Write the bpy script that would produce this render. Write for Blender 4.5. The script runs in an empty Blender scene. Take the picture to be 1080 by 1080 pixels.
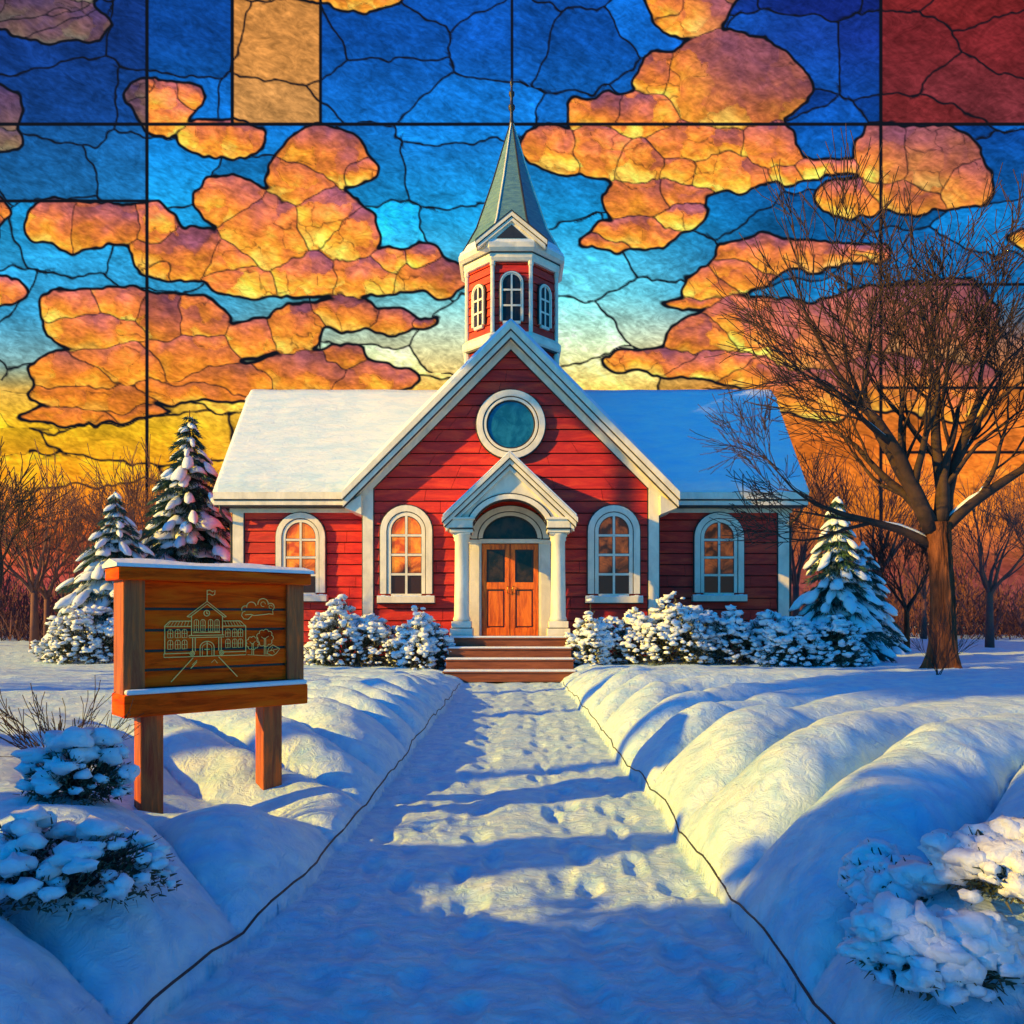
import bpy, math, random
import numpy as np
from mathutils import Vector, Matrix
random.seed(7); np.random.seed(7)
R = math.radians
S = bpy.context.scene
COL = S.collection

# ------------------------------------------------------------------ camera, world, sun, exposure
cam = bpy.data.cameras.new("camera"); camo = bpy.data.objects.new("camera", cam); COL.objects.link(camo)
EYE = 1.5; FP = 800.0
camo.location = (0, 0, EYE); camo.rotation_euler = (R(90), 0, 0)
cam.sensor_width = 36; cam.lens = 36*FP/1080; cam.shift_y = 110/1080
cam.clip_start = 0.05; cam.clip_end = 600
S.camera = camo

SUN_EL, SUN_AZ = 20.5, 249.0          # azimuth clockwise from +Y: behind and left of the camera
sd = Vector((math.cos(R(SUN_EL))*math.sin(R(SUN_AZ)), math.cos(R(SUN_EL))*math.cos(R(SUN_AZ)), math.sin(R(SUN_EL))))
W = bpy.data.worlds.new("World"); S.world = W; W.use_nodes = True
nt = W.node_tree; bg = nt.nodes['Background']
sk = nt.nodes.new('ShaderNodeTexSky'); sk.sky_type = 'NISHITA'; sk.sun_disc = False
sk.sun_elevation = R(SUN_EL); sk.sun_rotation = R(SUN_AZ); sk.ozone_density = 3.0; sk.air_density = 1.3; sk.dust_density = 0.2
tn = nt.nodes.new('ShaderNodeMix'); tn.data_type = 'RGBA'; tn.blend_type = 'MULTIPLY'; tn.inputs[0].default_value = 1.0
tn.inputs[7].default_value = (.0, .60, 1.12, 1)      # the deep cobalt sky of the picture
nt.links.new(sk.outputs[0], tn.inputs[6]); nt.links.new(tn.outputs[2], bg.inputs[0]); bg.inputs[1].default_value = 0.13
sl = bpy.data.lights.new("sun", 'SUN'); sl.energy = 5.0; sl.angle = R(0.6); sl.color = (1.0, 0.555, 0.012)
so = bpy.data.objects.new("sun", sl); COL.objects.link(so)
so.rotation_euler = sd.to_track_quat('Z', 'Y').to_euler()
S.view_settings.view_transform = 'Standard'; S.view_settings.look = 'None'
S.view_settings.exposure = 0.8; S.view_settings.gamma = 1

# ------------------------------------------------------------------ helpers
def tag(o, label=None, cat=None, group=None, kind=None):
    if label: o['label'] = label
    if cat: o['category'] = cat
    if group: o['group'] = group
    if kind: o['kind'] = kind
    return o
def empty(name, loc, label=None, cat=None, group=None):
    o = bpy.data.objects.new(name, None); COL.objects.link(o); o.location = loc; o.empty_display_size = .2
    return tag(o, label, cat, group)
def origin(o):
    v = Vector((0, 0, 0))
    while o is not None: v = v+o.location; o = o.parent
    return v
def link_mesh(name, verts, faces, mats, midx=None, parent=None, smooth=False, bevel=0):
    verts = np.asarray(verts, dtype=np.float64).reshape(-1, 3)
    if parent is not None:
        verts = verts-np.array(origin(parent))
    me = bpy.data.meshes.new(name); me.from_pydata(verts.tolist(), [], faces)
    for m in mats: me.materials.append(m)
    if midx is not None: me.polygons.foreach_set('material_index', midx)
    if smooth: me.polygons.foreach_set('use_smooth', [True]*len(me.polygons))
    me.update()
    o = bpy.data.objects.new(name, me); COL.objects.link(o)
    if parent is not None: o.parent = parent
    if bevel:
        b = o.modifiers.new('bevel', 'BEVEL'); b.width = bevel; b.segments = 2; b.limit_method = 'ANGLE'; b.angle_limit = R(40)
    return o
class MB:
    def __init__(s): s.v = []; s.f = []; s.m = []
    def add(s, vs, fs, m=0):
        n = len(s.v); s.v += [tuple(v) for v in vs]; s.f += [tuple(i+n for i in f) for f in fs]; s.m += [m]*len(fs)
    def box(s, x0, x1, y0, y1, z0, z1, m=0):
        s.add([(x0,y0,z0),(x1,y0,z0),(x1,y1,z0),(x0,y1,z0),(x0,y0,z1),(x1,y0,z1),(x1,y1,z1),(x0,y1,z1)],
              [(0,3,2,1),(4,5,6,7),(0,1,5,4),(1,2,6,5),(2,3,7,6),(3,0,4,7)], m)
    def prism(s, pts, y0, y1, m=0):           # polygon (x,z), counter-clockwise seen from -y, extruded y0 (front) .. y1
        n = len(pts)
        s.add([(p[0], y0, p[1]) for p in pts]+[(p[0], y1, p[1]) for p in pts],
              [tuple(range(n)), tuple(range(2*n-1, n-1, -1))]+[((i+1) % n, i, i+n, (i+1) % n+n) for i in range(n)], m)
    def ring(s, out, inn, y0, y1, m=0, closed=True):   # band between two equal-length outlines (x,z)
        n = len(out); N = n if closed else n-1
        vs = [(p[0], y0, p[1]) for p in out]+[(p[0], y0, p[1]) for p in inn]+[(p[0], y1, p[1]) for p in out]+[(p[0], y1, p[1]) for p in inn]
        fs = []
        for i in range(N):
            j = (i+1) % n
            fs += [(i, j, n+j, n+i), (2*n+j, 2*n+i, 3*n+i, 3*n+j), (j, i, 2*n+i, 2*n+j), (n+i, n+j, 3*n+j, 3*n+i)]
        if not closed:
            fs += [(0, n, 3*n, 2*n), (n-1, 3*n-1, 4*n-1, 2*n-1)]
        s.add(vs, fs, m)
    def lathe(s, cx, cy, prof, n=24, m=0, rot=0.0):     # prof: list of (r, z)
        vs = []
        for r, z in prof:
            for k in range(n):
                a = rot+2*math.pi*k/n; vs.append((cx+r*math.cos(a), cy+r*math.sin(a), z))
        fs = []
        for i in range(len(prof)-1):
            for k in range(n):
                j = (k+1) % n; fs.append((i*n+k, i*n+j, (i+1)*n+j, (i+1)*n+k))
        fs.append(tuple(reversed(range(n)))); fs.append(tuple((len(prof)-1)*n+k for k in range(n)))
        s.add(vs, fs, m)
    def tube(s, pts, rad, n=6, m=0):
        pts = [Vector(p) for p in pts]; L = len(pts)
        if not hasattr(rad, '__len__'): rad = [rad]*L
        vs = []; u = None
        for i, p in enumerate(pts):
            d = (pts[min(i+1, L-1)]-pts[max(i-1, 0)])
            d = d.normalized() if d.length > 1e-9 else Vector((0, 0, 1))
            if u is None: u = d.orthogonal().normalized()
            u = (u-d*u.dot(d)); u = u.normalized() if u.length > 1e-6 else d.orthogonal().normalized()
            w = d.cross(u)
            for k in range(n):
                a = 2*math.pi*k/n; vs.append(p+(u*math.cos(a)+w*math.sin(a))*rad[i])
        fs = []
        for i in range(L-1):
            for k in range(n):
                j = (k+1) % n; fs.append((i*n+k, i*n+j, (i+1)*n+j, (i+1)*n+k))
        fs.append(tuple(reversed(range(n)))); fs.append(tuple((L-1)*n+k for k in range(n)))
        s.add(vs, fs, m)
    def build(s, name, mats, parent=None, smooth=False, bevel=0):
        return link_mesh(name, s.v, s.f, mats if isinstance(mats, (list, tuple)) else [mats], s.m, parent, smooth, bevel)

def hashv(i, j, k):
    n = np.sin(i*127.1+j*311.7+k*74.7)*43758.5453
    return n-np.floor(n)
def vnoise(x, y, sc, seed=0, oct=1):
    x = np.asarray(x, float); y = np.asarray(y, float); out = 0; amp = 1; tot = 0
    for o in range(oct):
        X = x/sc; Y = y/sc; i = np.floor(X); j = np.floor(Y); fx = X-i; fy = Y-j
        fx = fx*fx*(3-2*fx); fy = fy*fy*(3-2*fy); s = seed+o*13
        v = (hashv(i, j, s)*(1-fx)+hashv(i+1, j, s)*fx)*(1-fy)+(hashv(i, j+1, s)*(1-fx)+hashv(i+1, j+1, s)*fx)*fy
        out = out+v*amp; tot += amp; amp *= .5; sc = sc/2.03
    return out/tot*2-1
def sstep(a, b, x):
    t = np.clip((x-a)/(b-a), 0, 1); return t*t*(3-2*t)

# ------------------------------------------------------------------ materials
def lin(c): return tuple(((v/255)/12.92 if v/255 <= .04045 else (((v/255)+.055)/1.055)**2.4) for v in c)
def mat(name, c1, c2=None, scale=4, rough=.6, bump=.0, bscale=None, stretch=(1, 1, 1), detail=6, spec=.4, c3=None, metallic=0, bdist=.02):
    m = bpy.data.materials.new(name); m.use_nodes = True; N = m.node_tree.nodes; L = m.node_tree.links
    b = N['Principled BSDF']; b.inputs['Roughness'].default_value = rough; b.inputs['Specular IOR Level'].default_value = spec
    b.inputs['Metallic'].default_value = metallic
    tc = N.new('ShaderNodeTexCoord'); mp = N.new('ShaderNodeMapping'); mp.inputs['Scale'].default_value = stretch
    L.new(tc.outputs['Object'], mp.inputs[0])
    n1 = N.new('ShaderNodeTexNoise'); n1.inputs['Scale'].default_value = scale; n1.inputs['Detail'].default_value = detail
    n1.inputs['Roughness'].default_value = .62; n1.inputs['Distortion'].default_value = .6
    L.new(mp.outputs[0], n1.inputs['Vector'])
    cr = N.new('ShaderNodeValToRGB'); L.new(n1.outputs[0], cr.inputs[0])
    cr.color_ramp.elements[0].position = .32; cr.color_ramp.elements[1].position = .68
    cr.color_ramp.elements[0].color = (*c1, 1); cr.color_ramp.elements[1].color = (*(c2 or c1), 1)
    if c3: e = cr.color_ramp.elements.new(.5); e.color = (*c3, 1)
    L.new(cr.outputs[0], b.inputs['Base Color'])
    if bump:
        n2 = N.new('ShaderNodeTexNoise'); n2.inputs['Scale'].default_value = bscale or scale*3; n2.inputs['Detail'].default_value = 8
        n2.inputs['Roughness'].default_value = .65; n2.inputs['Distortion'].default_value = 1.0
        L.new(mp.outputs[0], n2.inputs['Vector'])
        bp = N.new('ShaderNodeBump'); bp.inputs['Strength'].default_value = bump; bp.inputs['Distance'].default_value = bdist
        L.new(n2.outputs[0], bp.inputs['Height']); L.new(bp.outputs[0], b.inputs['Normal'])
    return m
M = {}
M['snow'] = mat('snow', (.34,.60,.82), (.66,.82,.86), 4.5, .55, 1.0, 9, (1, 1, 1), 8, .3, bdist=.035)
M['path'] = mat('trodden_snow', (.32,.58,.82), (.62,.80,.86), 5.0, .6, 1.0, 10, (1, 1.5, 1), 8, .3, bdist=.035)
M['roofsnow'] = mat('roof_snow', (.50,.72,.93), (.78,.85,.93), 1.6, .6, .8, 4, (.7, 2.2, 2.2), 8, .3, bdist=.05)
M['puff'] = mat('bough_snow', (.60,.72,.88), (.78,.82,.86), 9, .6, .7, 30, bdist=.02)
M['red'] = mat('red_clapboard', (.40,.014,.010), (.80,.06,.018), 1.6, .5, .6, 10, (.6, .6, 3), 8, .35, c3=(.60,.024,.014))
M['redback'] = mat('siding_gap', (.030,.004,.004), (.05,.006,.005), 5, .9)
M['trim'] = mat('cream_paint', (.62,.60,.52), (.86,.82,.70), 3, .5, .3, 14, (1, 1, .6), 7, .4)
M['lead'] = mat('lead_line', (.008,.010,.014), (.02,.022,.03), 8, .5, .3, 30, spec=.5)
M['spire'] = mat('spire_slate', (.045,.14,.23), (.13,.28,.30), 4, .5, .7, 8, (1, 1, 5), 6, .5)
M['wood'] = mat('sign_wood', (.42,.02,.002), (1,.15,.006), 1.8, .6, .6, 9, (1, 1, 8), 9, .05, c3=(.95,.085,.003))
M['woodv'] = mat('sign_post_wood', (.24,.022,.004), (.85,.13,.008), 2.6, .5, .6, 9, (6, 6, .7), 9, .35, c3=(.36,.09,.02))
M['door'] = mat('door_wood', (.36,.05,.004), (.95,.24,.015), 2.2, .42, .4, 12, (6, 6, .8), 8, .4, c3=(.75,.15,.008))
M['step'] = mat('step_wood', (.13,.035,.018), (.30,.09,.04), 2.2, .6, .5, 10, (.6, 5, 5), 8, .3)
M['bark'] = mat('bark', (.022,.010,.008), (.26,.085,.032), 8, .8, 1.0, 9, (1, 1, .16), 9, .2, c3=(.14,.045,.02), bdist=.09)
M['twig'] = mat('twig_bark', (.018,.010,.010), (.06,.028,.02), 5, .8, .4, 20)
M['fartwig'] = mat('far_twig_bark', (.10,.04,.05), (.20,.08,.05), 2, .85)
M['needle'] = mat('spruce_needles', (.012,.05,.05), (.035,.11,.09), 6, .7, .4, 30)
M['leaf'] = mat('shrub_twigs', (.02,.06,.05), (.10,.075,.035), 5, .7, .4, 30)
M['thicket'] = mat('thicket_twigs', (.07,.03,.055), (.17,.065,.05), 1.5, .9, .5, 8)
M['emblem'] = mat('emblem_paint', (1,.62,.14), (1,.72,.2), 20, .5)
M['brass'] = mat('brass', (.5,.32,.08), (.7,.45,.12), 20, .3, metallic=1)
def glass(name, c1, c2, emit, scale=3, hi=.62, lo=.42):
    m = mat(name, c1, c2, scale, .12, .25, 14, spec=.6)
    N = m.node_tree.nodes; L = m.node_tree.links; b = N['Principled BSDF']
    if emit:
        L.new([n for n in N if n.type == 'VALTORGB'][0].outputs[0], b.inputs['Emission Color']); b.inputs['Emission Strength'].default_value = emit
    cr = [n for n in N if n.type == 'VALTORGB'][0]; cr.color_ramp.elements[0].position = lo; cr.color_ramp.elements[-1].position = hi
    if emit:        # window glow painted into colour and emission, darkened towards the bottom
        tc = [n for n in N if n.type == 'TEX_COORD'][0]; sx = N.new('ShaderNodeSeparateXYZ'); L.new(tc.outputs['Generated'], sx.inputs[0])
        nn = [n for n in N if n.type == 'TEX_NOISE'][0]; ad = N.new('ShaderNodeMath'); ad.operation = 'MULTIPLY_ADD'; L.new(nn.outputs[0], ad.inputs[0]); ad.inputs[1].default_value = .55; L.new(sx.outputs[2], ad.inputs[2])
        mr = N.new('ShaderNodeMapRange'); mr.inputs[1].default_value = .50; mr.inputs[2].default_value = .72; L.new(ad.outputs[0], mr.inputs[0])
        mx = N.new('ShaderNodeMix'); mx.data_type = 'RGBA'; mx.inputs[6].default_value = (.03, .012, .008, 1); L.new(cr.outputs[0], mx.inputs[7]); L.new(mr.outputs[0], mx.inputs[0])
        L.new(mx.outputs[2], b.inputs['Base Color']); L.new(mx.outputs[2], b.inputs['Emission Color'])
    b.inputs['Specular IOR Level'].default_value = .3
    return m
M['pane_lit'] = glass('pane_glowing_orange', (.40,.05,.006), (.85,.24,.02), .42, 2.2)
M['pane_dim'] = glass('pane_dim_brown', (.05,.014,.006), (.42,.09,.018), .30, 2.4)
M['pane_dark'] = glass('pane_dark', (.01,.012,.014), (.05,.03,.02), 0, 3)
M['pane_blue'] = glass('pane_deep_blue', (.005,.09,.20), (.015,.17,.32), 0, 2.5)

# ------------------------------------------------------------------ sky: a far domed backdrop of leaded coloured glass
def build_sky():
    CL = [(237,147,44,17),(341,163,42,28),(380,180,18,12),(318,190,32,26),(239,211,36,24),(281,246,44,34),(345,232,34,30),(366,250,30,28),
          (327,291,46,18),(378,292,36,19),(258,296,34,14),(193,267,48,24),(240,275,30,20),(165,239,22,22),(174,277,22,14),(105,238,52,22),(62,236,30,24),
          (443,269,18,14),(410,275,14,12),(454,292,40,18),(359,332,34,14),(415,339,24,12),(447,340,13,5),
          (308,345,28,23),(262,355,26,18),(364,375,21,14),(318,394,46,20),(394,402,44,16),(207,336,28,22),(174,341,25,26),(197,374,50,22),
          (133,385,60,18),(86,394,50,18),(100,348,52,18),(77,322,36,16),(125,318,30,16),(239,403,50,14),(170,112,32,26),(196,100,20,14),(150,95,16,12),
          (582,156,36,22),(637,158,38,26),(632,116,30,17),(693,82,22,28),(679,124,42,22),(771,91,78,50),(739,151,56,26),(762,176,56,22),(716,176,28,20),
          (674,167,35,22),(803,156,42,24),(832,180,22,10),(864,177,32,10),(674,211,40,20),(711,205,36,14),(670,245,40,15),(714,226,32,13),(637,258,25,6),
          (938,165,36,32),(985,172,48,38),(901,211,34,16),(957,202,50,20),(1010,190,40,26),(809,270,46,18),(864,270,50,13),(748,299,30,16),(781,290,32,18),(725,318,24,6),(905,266,28,8),
          (748,356,38,20),(799,347,62,26),(693,381,54,12),(752,386,62,12),(868,358,62,34),(915,345,50,30),(957,336,60,36),(1003,341,50,42),(930,400,60,30),(100,419,62,13),(205,413,60,10),(70,441,46,8),(150,436,30,5),(1000,410,50,34),(860,415,60,24),(800,396,40,16)]
    rnd = random.Random(3)
    def outside(x, y): return x < 30 or x > 1050 or y < 40
    for k in range(260):
        cx = rnd.uniform(-1300, 2400); cy = rnd.uniform(-800, 400)
        if not outside(cx, cy): continue
        for q in range(rnd.randint(3, 6)):
            a, b, c, d = cx+rnd.uniform(-70, 70), cy+rnd.uniform(-26, 26), rnd.uniform(26, 56), rnd.uniform(14, 28)
            if a+c < 40 or a-c > 1040 or b+d < 45: CL.append((a, b, c, d))
    CLA = np.array(CL, float); CLA[:, 2] *= 1.06; CLA[:, 3] *= 1.12
    def axis(lo, a, b, hi, f, c):
        return np.concatenate([np.arange(lo, a, c), np.arange(a, b, f), np.arange(b, hi+c, c)])
    xs = axis(-1400, -50, 1130, 2480, 1.35, 6); ys = axis(-900, 0, 690, 700, 1.35, 5)
    PX, PY = np.meshgrid(xs, ys); sh = PX.shape
    px = PX.ravel(); py = PY.ravel()
    wx = px+vnoise(px, py, 30, 1, 3)*10; wy = py+vnoise(px, py, 26, 5, 3)*9
    # clouds
    N = len(px); es = np.zeros(N); d1 = np.full(N, 1e9); d2 = np.full(N, 1e9); ci = np.zeros(N, int)
    for k, (cx, cy, rx, ry) in enumerate(CLA):
        sel = np.where((abs(wx-cx) < rx+70) & (abs(wy-cy) < ry+60))[0]
        if len(sel) == 0: continue
        q = np.sqrt(((wx[sel]-cx)/rx)**2+((wy[sel]-cy)/ry)**2)
        d = (q-1)*(.55*min(rx, ry)+.45*np.sqrt(rx*ry))
        es[sel] += np.exp(-np.clip(d, -60, 60)/5.0)
        a = d1[sel]; b = d2[sel]
        new = d < a
        d2[sel] = np.where(new, a, np.minimum(b, d)); d1[sel] = np.where(new, d, a); ci[sel] = np.where(new, k, ci[sel])
    du = -5.0*np.log(es+1e-9); incl = du < 0
    def even(f, lo=.25):          # divide by the local slope (dilated past the kink) so that lines keep one width
        g = np.gradient(f.reshape(sh), ys, xs); gm = np.sqrt(g[0]**2+g[1]**2)
        for _ in range(2):
            p = np.pad(gm, 1, mode='edge'); gm = np.maximum.reduce([p[1:-1, 1:-1], p[:-2, 1:-1], p[2:, 1:-1], p[1:-1, :-2], p[1:-1, 2:]])
        return f/np.clip(gm.ravel(), lo, 3.0)
    line_cloud = np.minimum(np.abs(even(du)), np.where(incl, even(d2-d1)+.75, 1e9))
    # background panes
    def cells(sx, sy, X, Y, seed):
        gx = np.floor(X/sx); gy = np.floor(Y/sy); best = np.full((3, N), 1e18); bi = np.zeros((2, N)); P = []
        c1 = np.full(N, 1e18); c2 = np.full(N, 1e18); p1 = np.zeros((2, N)); p2 = np.zeros((2, N)); idv = np.zeros(N)
        for i in (-1, 0, 1):
            for j in (-1, 0, 1):
                ax = gx+i; ay = gy+j
                sx_ = (ax+.1+.8*hashv(ax, ay, seed)); sy_ = (ay+.1+.8*hashv(ax, ay, seed+3))
                dd = ((X/sx-sx_))**2+((Y/sy-sy_))**2
                n1 = dd < c1
                n2 = (~n1) & (dd < c2)
                p2 = np.where(n1, p1, np.where(n2, np.array([sx_, sy_]), p2)); c2 = np.where(n1, c1, np.where(n2, dd, c2))
                p1 = np.where(n1, np.array([sx_, sy_]), p1); c1 = np.where(n1, dd, c1); idv = np.where(n1, hashv(ax, ay, seed+9), idv)
        e = (c2-c1)/(2*np.sqrt(((p1-p2)**2).sum(0))+1e-6)*min(sx, sy)
        return e, idv
    eP, idP = cells(30, 22, wx+vnoise(px, py, 9, 77, 2)*6, wy+vnoise(px, py, 9, 78, 2)*5, 55)
    eA, idA = cells(112, 74, wx, wy, 21)
    eB, idB = cells(190, 34, wx, wy, 40)
    low = py > 402+12*np.sin(px*.012)
    eA = np.clip(even(eA), 0, 40); eB = np.clip(even(eB), 0, 40)
    e = np.where(low, eB, eA); idc = np.where(low, idB, idA)
    e = np.where(low & ((px < 30) | (px > 800)), e*1.6+.6, e)
    line = np.where(incl, line_cloud, np.minimum(line_cloud, e+.35))
    # straight lead bars that divide the panel
    def bar(cond, dist, w): 
        return np.where(cond, np.abs(dist)-w, 1e9)
    bars = np.minimum.reduce([bar(py < 700, px-155, 1.4), bar(py < 700, px-929, 1.4), bar(px > -9999, py-131, 1.4),
        bar(py < 131, px-245, 1.4), bar(py < 131, px-338, 1.2), bar(py < 84, px-540, 1.0), bar(px < 155, py-212, 1.2), bar(px > 929, py-300, 1.2),
        bar(px > 929, py-409, 1.2), bar(px > 929, py-477, 1.2)])
    line = np.minimum(line, np.where(incl, np.where(idP > .62, even(eP), 9)*1.0+1.15, 9))
    line = np.minimum(line, bars+.9)
    # colours (display values), interpolated down the sky
    def ramp(t, stops):
        ts = [s[0] for s in stops]; return np.stack([np.interp(t, ts, [s[1][k] for s in stops]) for k in range(3)], 1)
    left = ramp(py, [(-500,(8,34,100)),(40,(16,72,155)),(130,(18,104,188)),(230,(30,150,212)),(330,(60,165,215)),(385,(150,190,185)),(412,(245,190,80)),(450,(255,196,38)),(500,(252,160,30)),(560,(240,110,40)),(620,(170,70,70)),(700,(120,70,90))])
    mid = ramp(py, [(-500,(8,34,105)),(40,(16,84,178)),(130,(20,110,200)),(230,(28,158,222)),(310,(105,198,215)),(350,(195,218,190)),(385,(240,216,140)),(412,(250,190,80)),(450,(250,180,80)),(700,(230,150,90))])
    right = ramp(py, [(-500,(8,26,85)),(40,(20,40,120)),(130,(14,70,155)),(230,(16,100,170)),(310,(20,110,175)),(360,(150,100,80)),(412,(230,130,50)),(470,(225,115,40)),(540,(235,130,40)),(600,(150,70,60)),(700,(90,60,90))])
    wl = (1-sstep(150, 420, px))[:, None]; wr = sstep(640, 860, px)[:, None]
    col = mid*(1-wl)+left*wl; col = col*(1-wr)+right*wr
    col = col*(1+.26*(idc-.5))[:, None]
    col += (sstep(.6, .95, idc)*18*(~low))[:, None]*np.array([0, 1, 1])
    # cloud colour: mauve tops to golden undersides, redder low down
    C = CLA[ci]; h = np.clip((wy-C[:, 1])/C[:, 3], -1, 1)*.5+.5; hx = np.clip((wx-C[:, 0])/C[:, 2], -1, 1)*.5+.5
    rid = hashv(ci, ci*.37, 4)
    cc = ramp(h*.72+.25*(1-hx)+.20*vnoise(px, py, 16, 30, 3)+.34*(idP-.5)+.05, [(.05,(150,84,104)),(.3,(205,108,86)),(.52,(240,130,62)),(.75,(252,156,50)),(.95,(255,200,84))])
    cc *= (.92+.24*rid)[:, None]*(.84+.12*idP+.018*np.clip(eP, 0, 10))[:, None]
    mv = np.clip(sstep(700, 780, px)*sstep(150, 60, py)+sstep(900, 960, px)*sstep(260, 120, py)+.8*sstep(780, 900, px)*sstep(250, 300, py)*sstep(420, 380, py), 0, 1)*.65
    cc = cc*(1-mv[:, None])+np.array([128, 74, 92])*mv[:, None]
    yl = (sstep(340, 410, py)*sstep(420, 200, px)*.5)[:, None]; cc = cc*(1-yl)+np.array([250, 140, 36])*yl
    col = np.where(incl[:, None], cc, col)
    # coloured border panes
    def pane(c, x0, x1, y0, y1, a=.85):
        m = ((px > x0) & (px < x1) & (py > y0) & (py < y1))[:, None]*a
        return col*(1-m)+np.array(c)*m
    col = pane((248,150,48), 245, 338, -9999, 131, .8); col = pane((140,34,20), 929, 9999, -9999, 131, .8)
    col = pane((22,44,108), -9999, 155, -9999, 131, .6); col = pane((30,74,130), -9999, 155, 131, 212, .5)
    vig = 1-.0*px
    fib = vnoise(px*.6+py*.9, py*2-px*1.2, 5, 50, 2)*.17+vnoise(px*.5+py*.8, py*1.5-px*.9, 22, 61, 3)*.16+vnoise(px, py, 40, 60, 2)*.10
    col = np.clip(col*(1+fib)[:, None], 2, 255)/255
    colL = np.where(col <= .04045, col/12.92, ((col+.055)/1.055)**2.4)
    # geometry
    RD = 150.0
    D = np.stack([(px-540)/FP, np.ones(N), (650-py)/FP], 1); D /= np.linalg.norm(D, axis=1)[:, None]
    V = D*RD+np.array([0, 0, EYE])
    h_, w_ = sh; idx = np.arange(N).reshape(h_, w_)
    a = idx[:-1, :-1].ravel(); b = idx[:-1, 1:].ravel(); c = idx[1:, 1:].ravel(); d = idx[1:, :-1].ravel()
    loops = np.stack([a, b, c, d], 1).ravel(); nf = len(a)
    me = bpy.data.meshes.new('sky'); me.vertices.add(N); me.vertices.foreach_set('co', V.ravel())
    me.loops.add(nf*4); me.loops.foreach_set('vertex_index', loops); me.polygons.add(nf)
    me.polygons.foreach_set('loop_start', np.arange(nf)*4); me.polygons.foreach_set('loop_total', np.full(nf, 4))
    me.update(calc_edges=True)
    at = me.attributes.new('glass_tint', 'FLOAT_COLOR', 'POINT')
    at.data.foreach_set('color', np.concatenate([colL, np.ones((N, 1))], 1).ravel())
    al = me.attributes.new('lead_distance', 'FLOAT', 'POINT'); al.data.foreach_set('value', np.clip(line, -3, 8))
    m = bpy.data.materials.new('glass_sky'); m.use_nodes = True; T = m.node_tree; T.nodes.clear(); L = T.links
    out = T.nodes.new('ShaderNodeOutputMaterial'); em = T.nodes.new('ShaderNodeEmission'); L.new(em.outputs[0], out.inputs[0])
    A = T.nodes.new('ShaderNodeAttribute'); A.attribute_name = 'glass_tint'; B = T.nodes.new('ShaderNodeAttribute'); B.attribute_name = 'lead_distance'
    mr = T.nodes.new('ShaderNodeMapRange'); mr.interpolation_type = 'SMOOTHSTEP'
    mr.inputs[1].default_value = .5; mr.inputs[2].default_value = 2.3; L.new(B.outputs['Fac'], mr.inputs[0])
    tc = T.nodes.new('ShaderNodeTexCoord'); mp = T.nodes.new('ShaderNodeMapping'); mp.inputs['Rotation'].default_value = (0, R(35), 0); mp.inputs['Scale'].default_value = (.5, .5, 1.2)
    L.new(tc.outputs['Object'], mp.inputs[0])
    nz = T.nodes.new('ShaderNodeTexNoise'); nz.inputs['Scale'].default_value = .55; nz.inputs['Detail'].default_value = 8; nz.inputs['Roughness'].default_value = .72; nz.inputs['Distortion'].default_value = 2.2
    L.new(mp.outputs[0], nz.inputs['Vector'])
    r2 = T.nodes.new('ShaderNodeMapRange'); r2.inputs[1].default_value = .3; r2.inputs[2].default_value = .7; r2.inputs[3].default_value = .62; r2.inputs[4].default_value = 1.38
    L.new(nz.outputs[0], r2.inputs[0])
    mu = T.nodes.new('ShaderNodeVectorMath'); mu.operation = 'SCALE'; L.new(A.outputs['Color'], mu.inputs[0]); L.new(r2.outputs[0], mu.inputs['Scale'])
    mx = T.nodes.new('ShaderNodeMix'); mx.data_type = 'RGBA'; L.new(mr.outputs[0], mx.inputs[0]); mx.inputs[6].default_value = (.006, .008, .014, 1); L.new(mu.outputs[0], mx.inputs[7])
    L.new(mx.outputs[2], em.inputs[0]); em.inputs[1].default_value = 0.575
    me.materials.append(m); o = bpy.data.objects.new('sky', me); COL.objects.link(o); tag(o, kind='structure')
build_sky()

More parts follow.
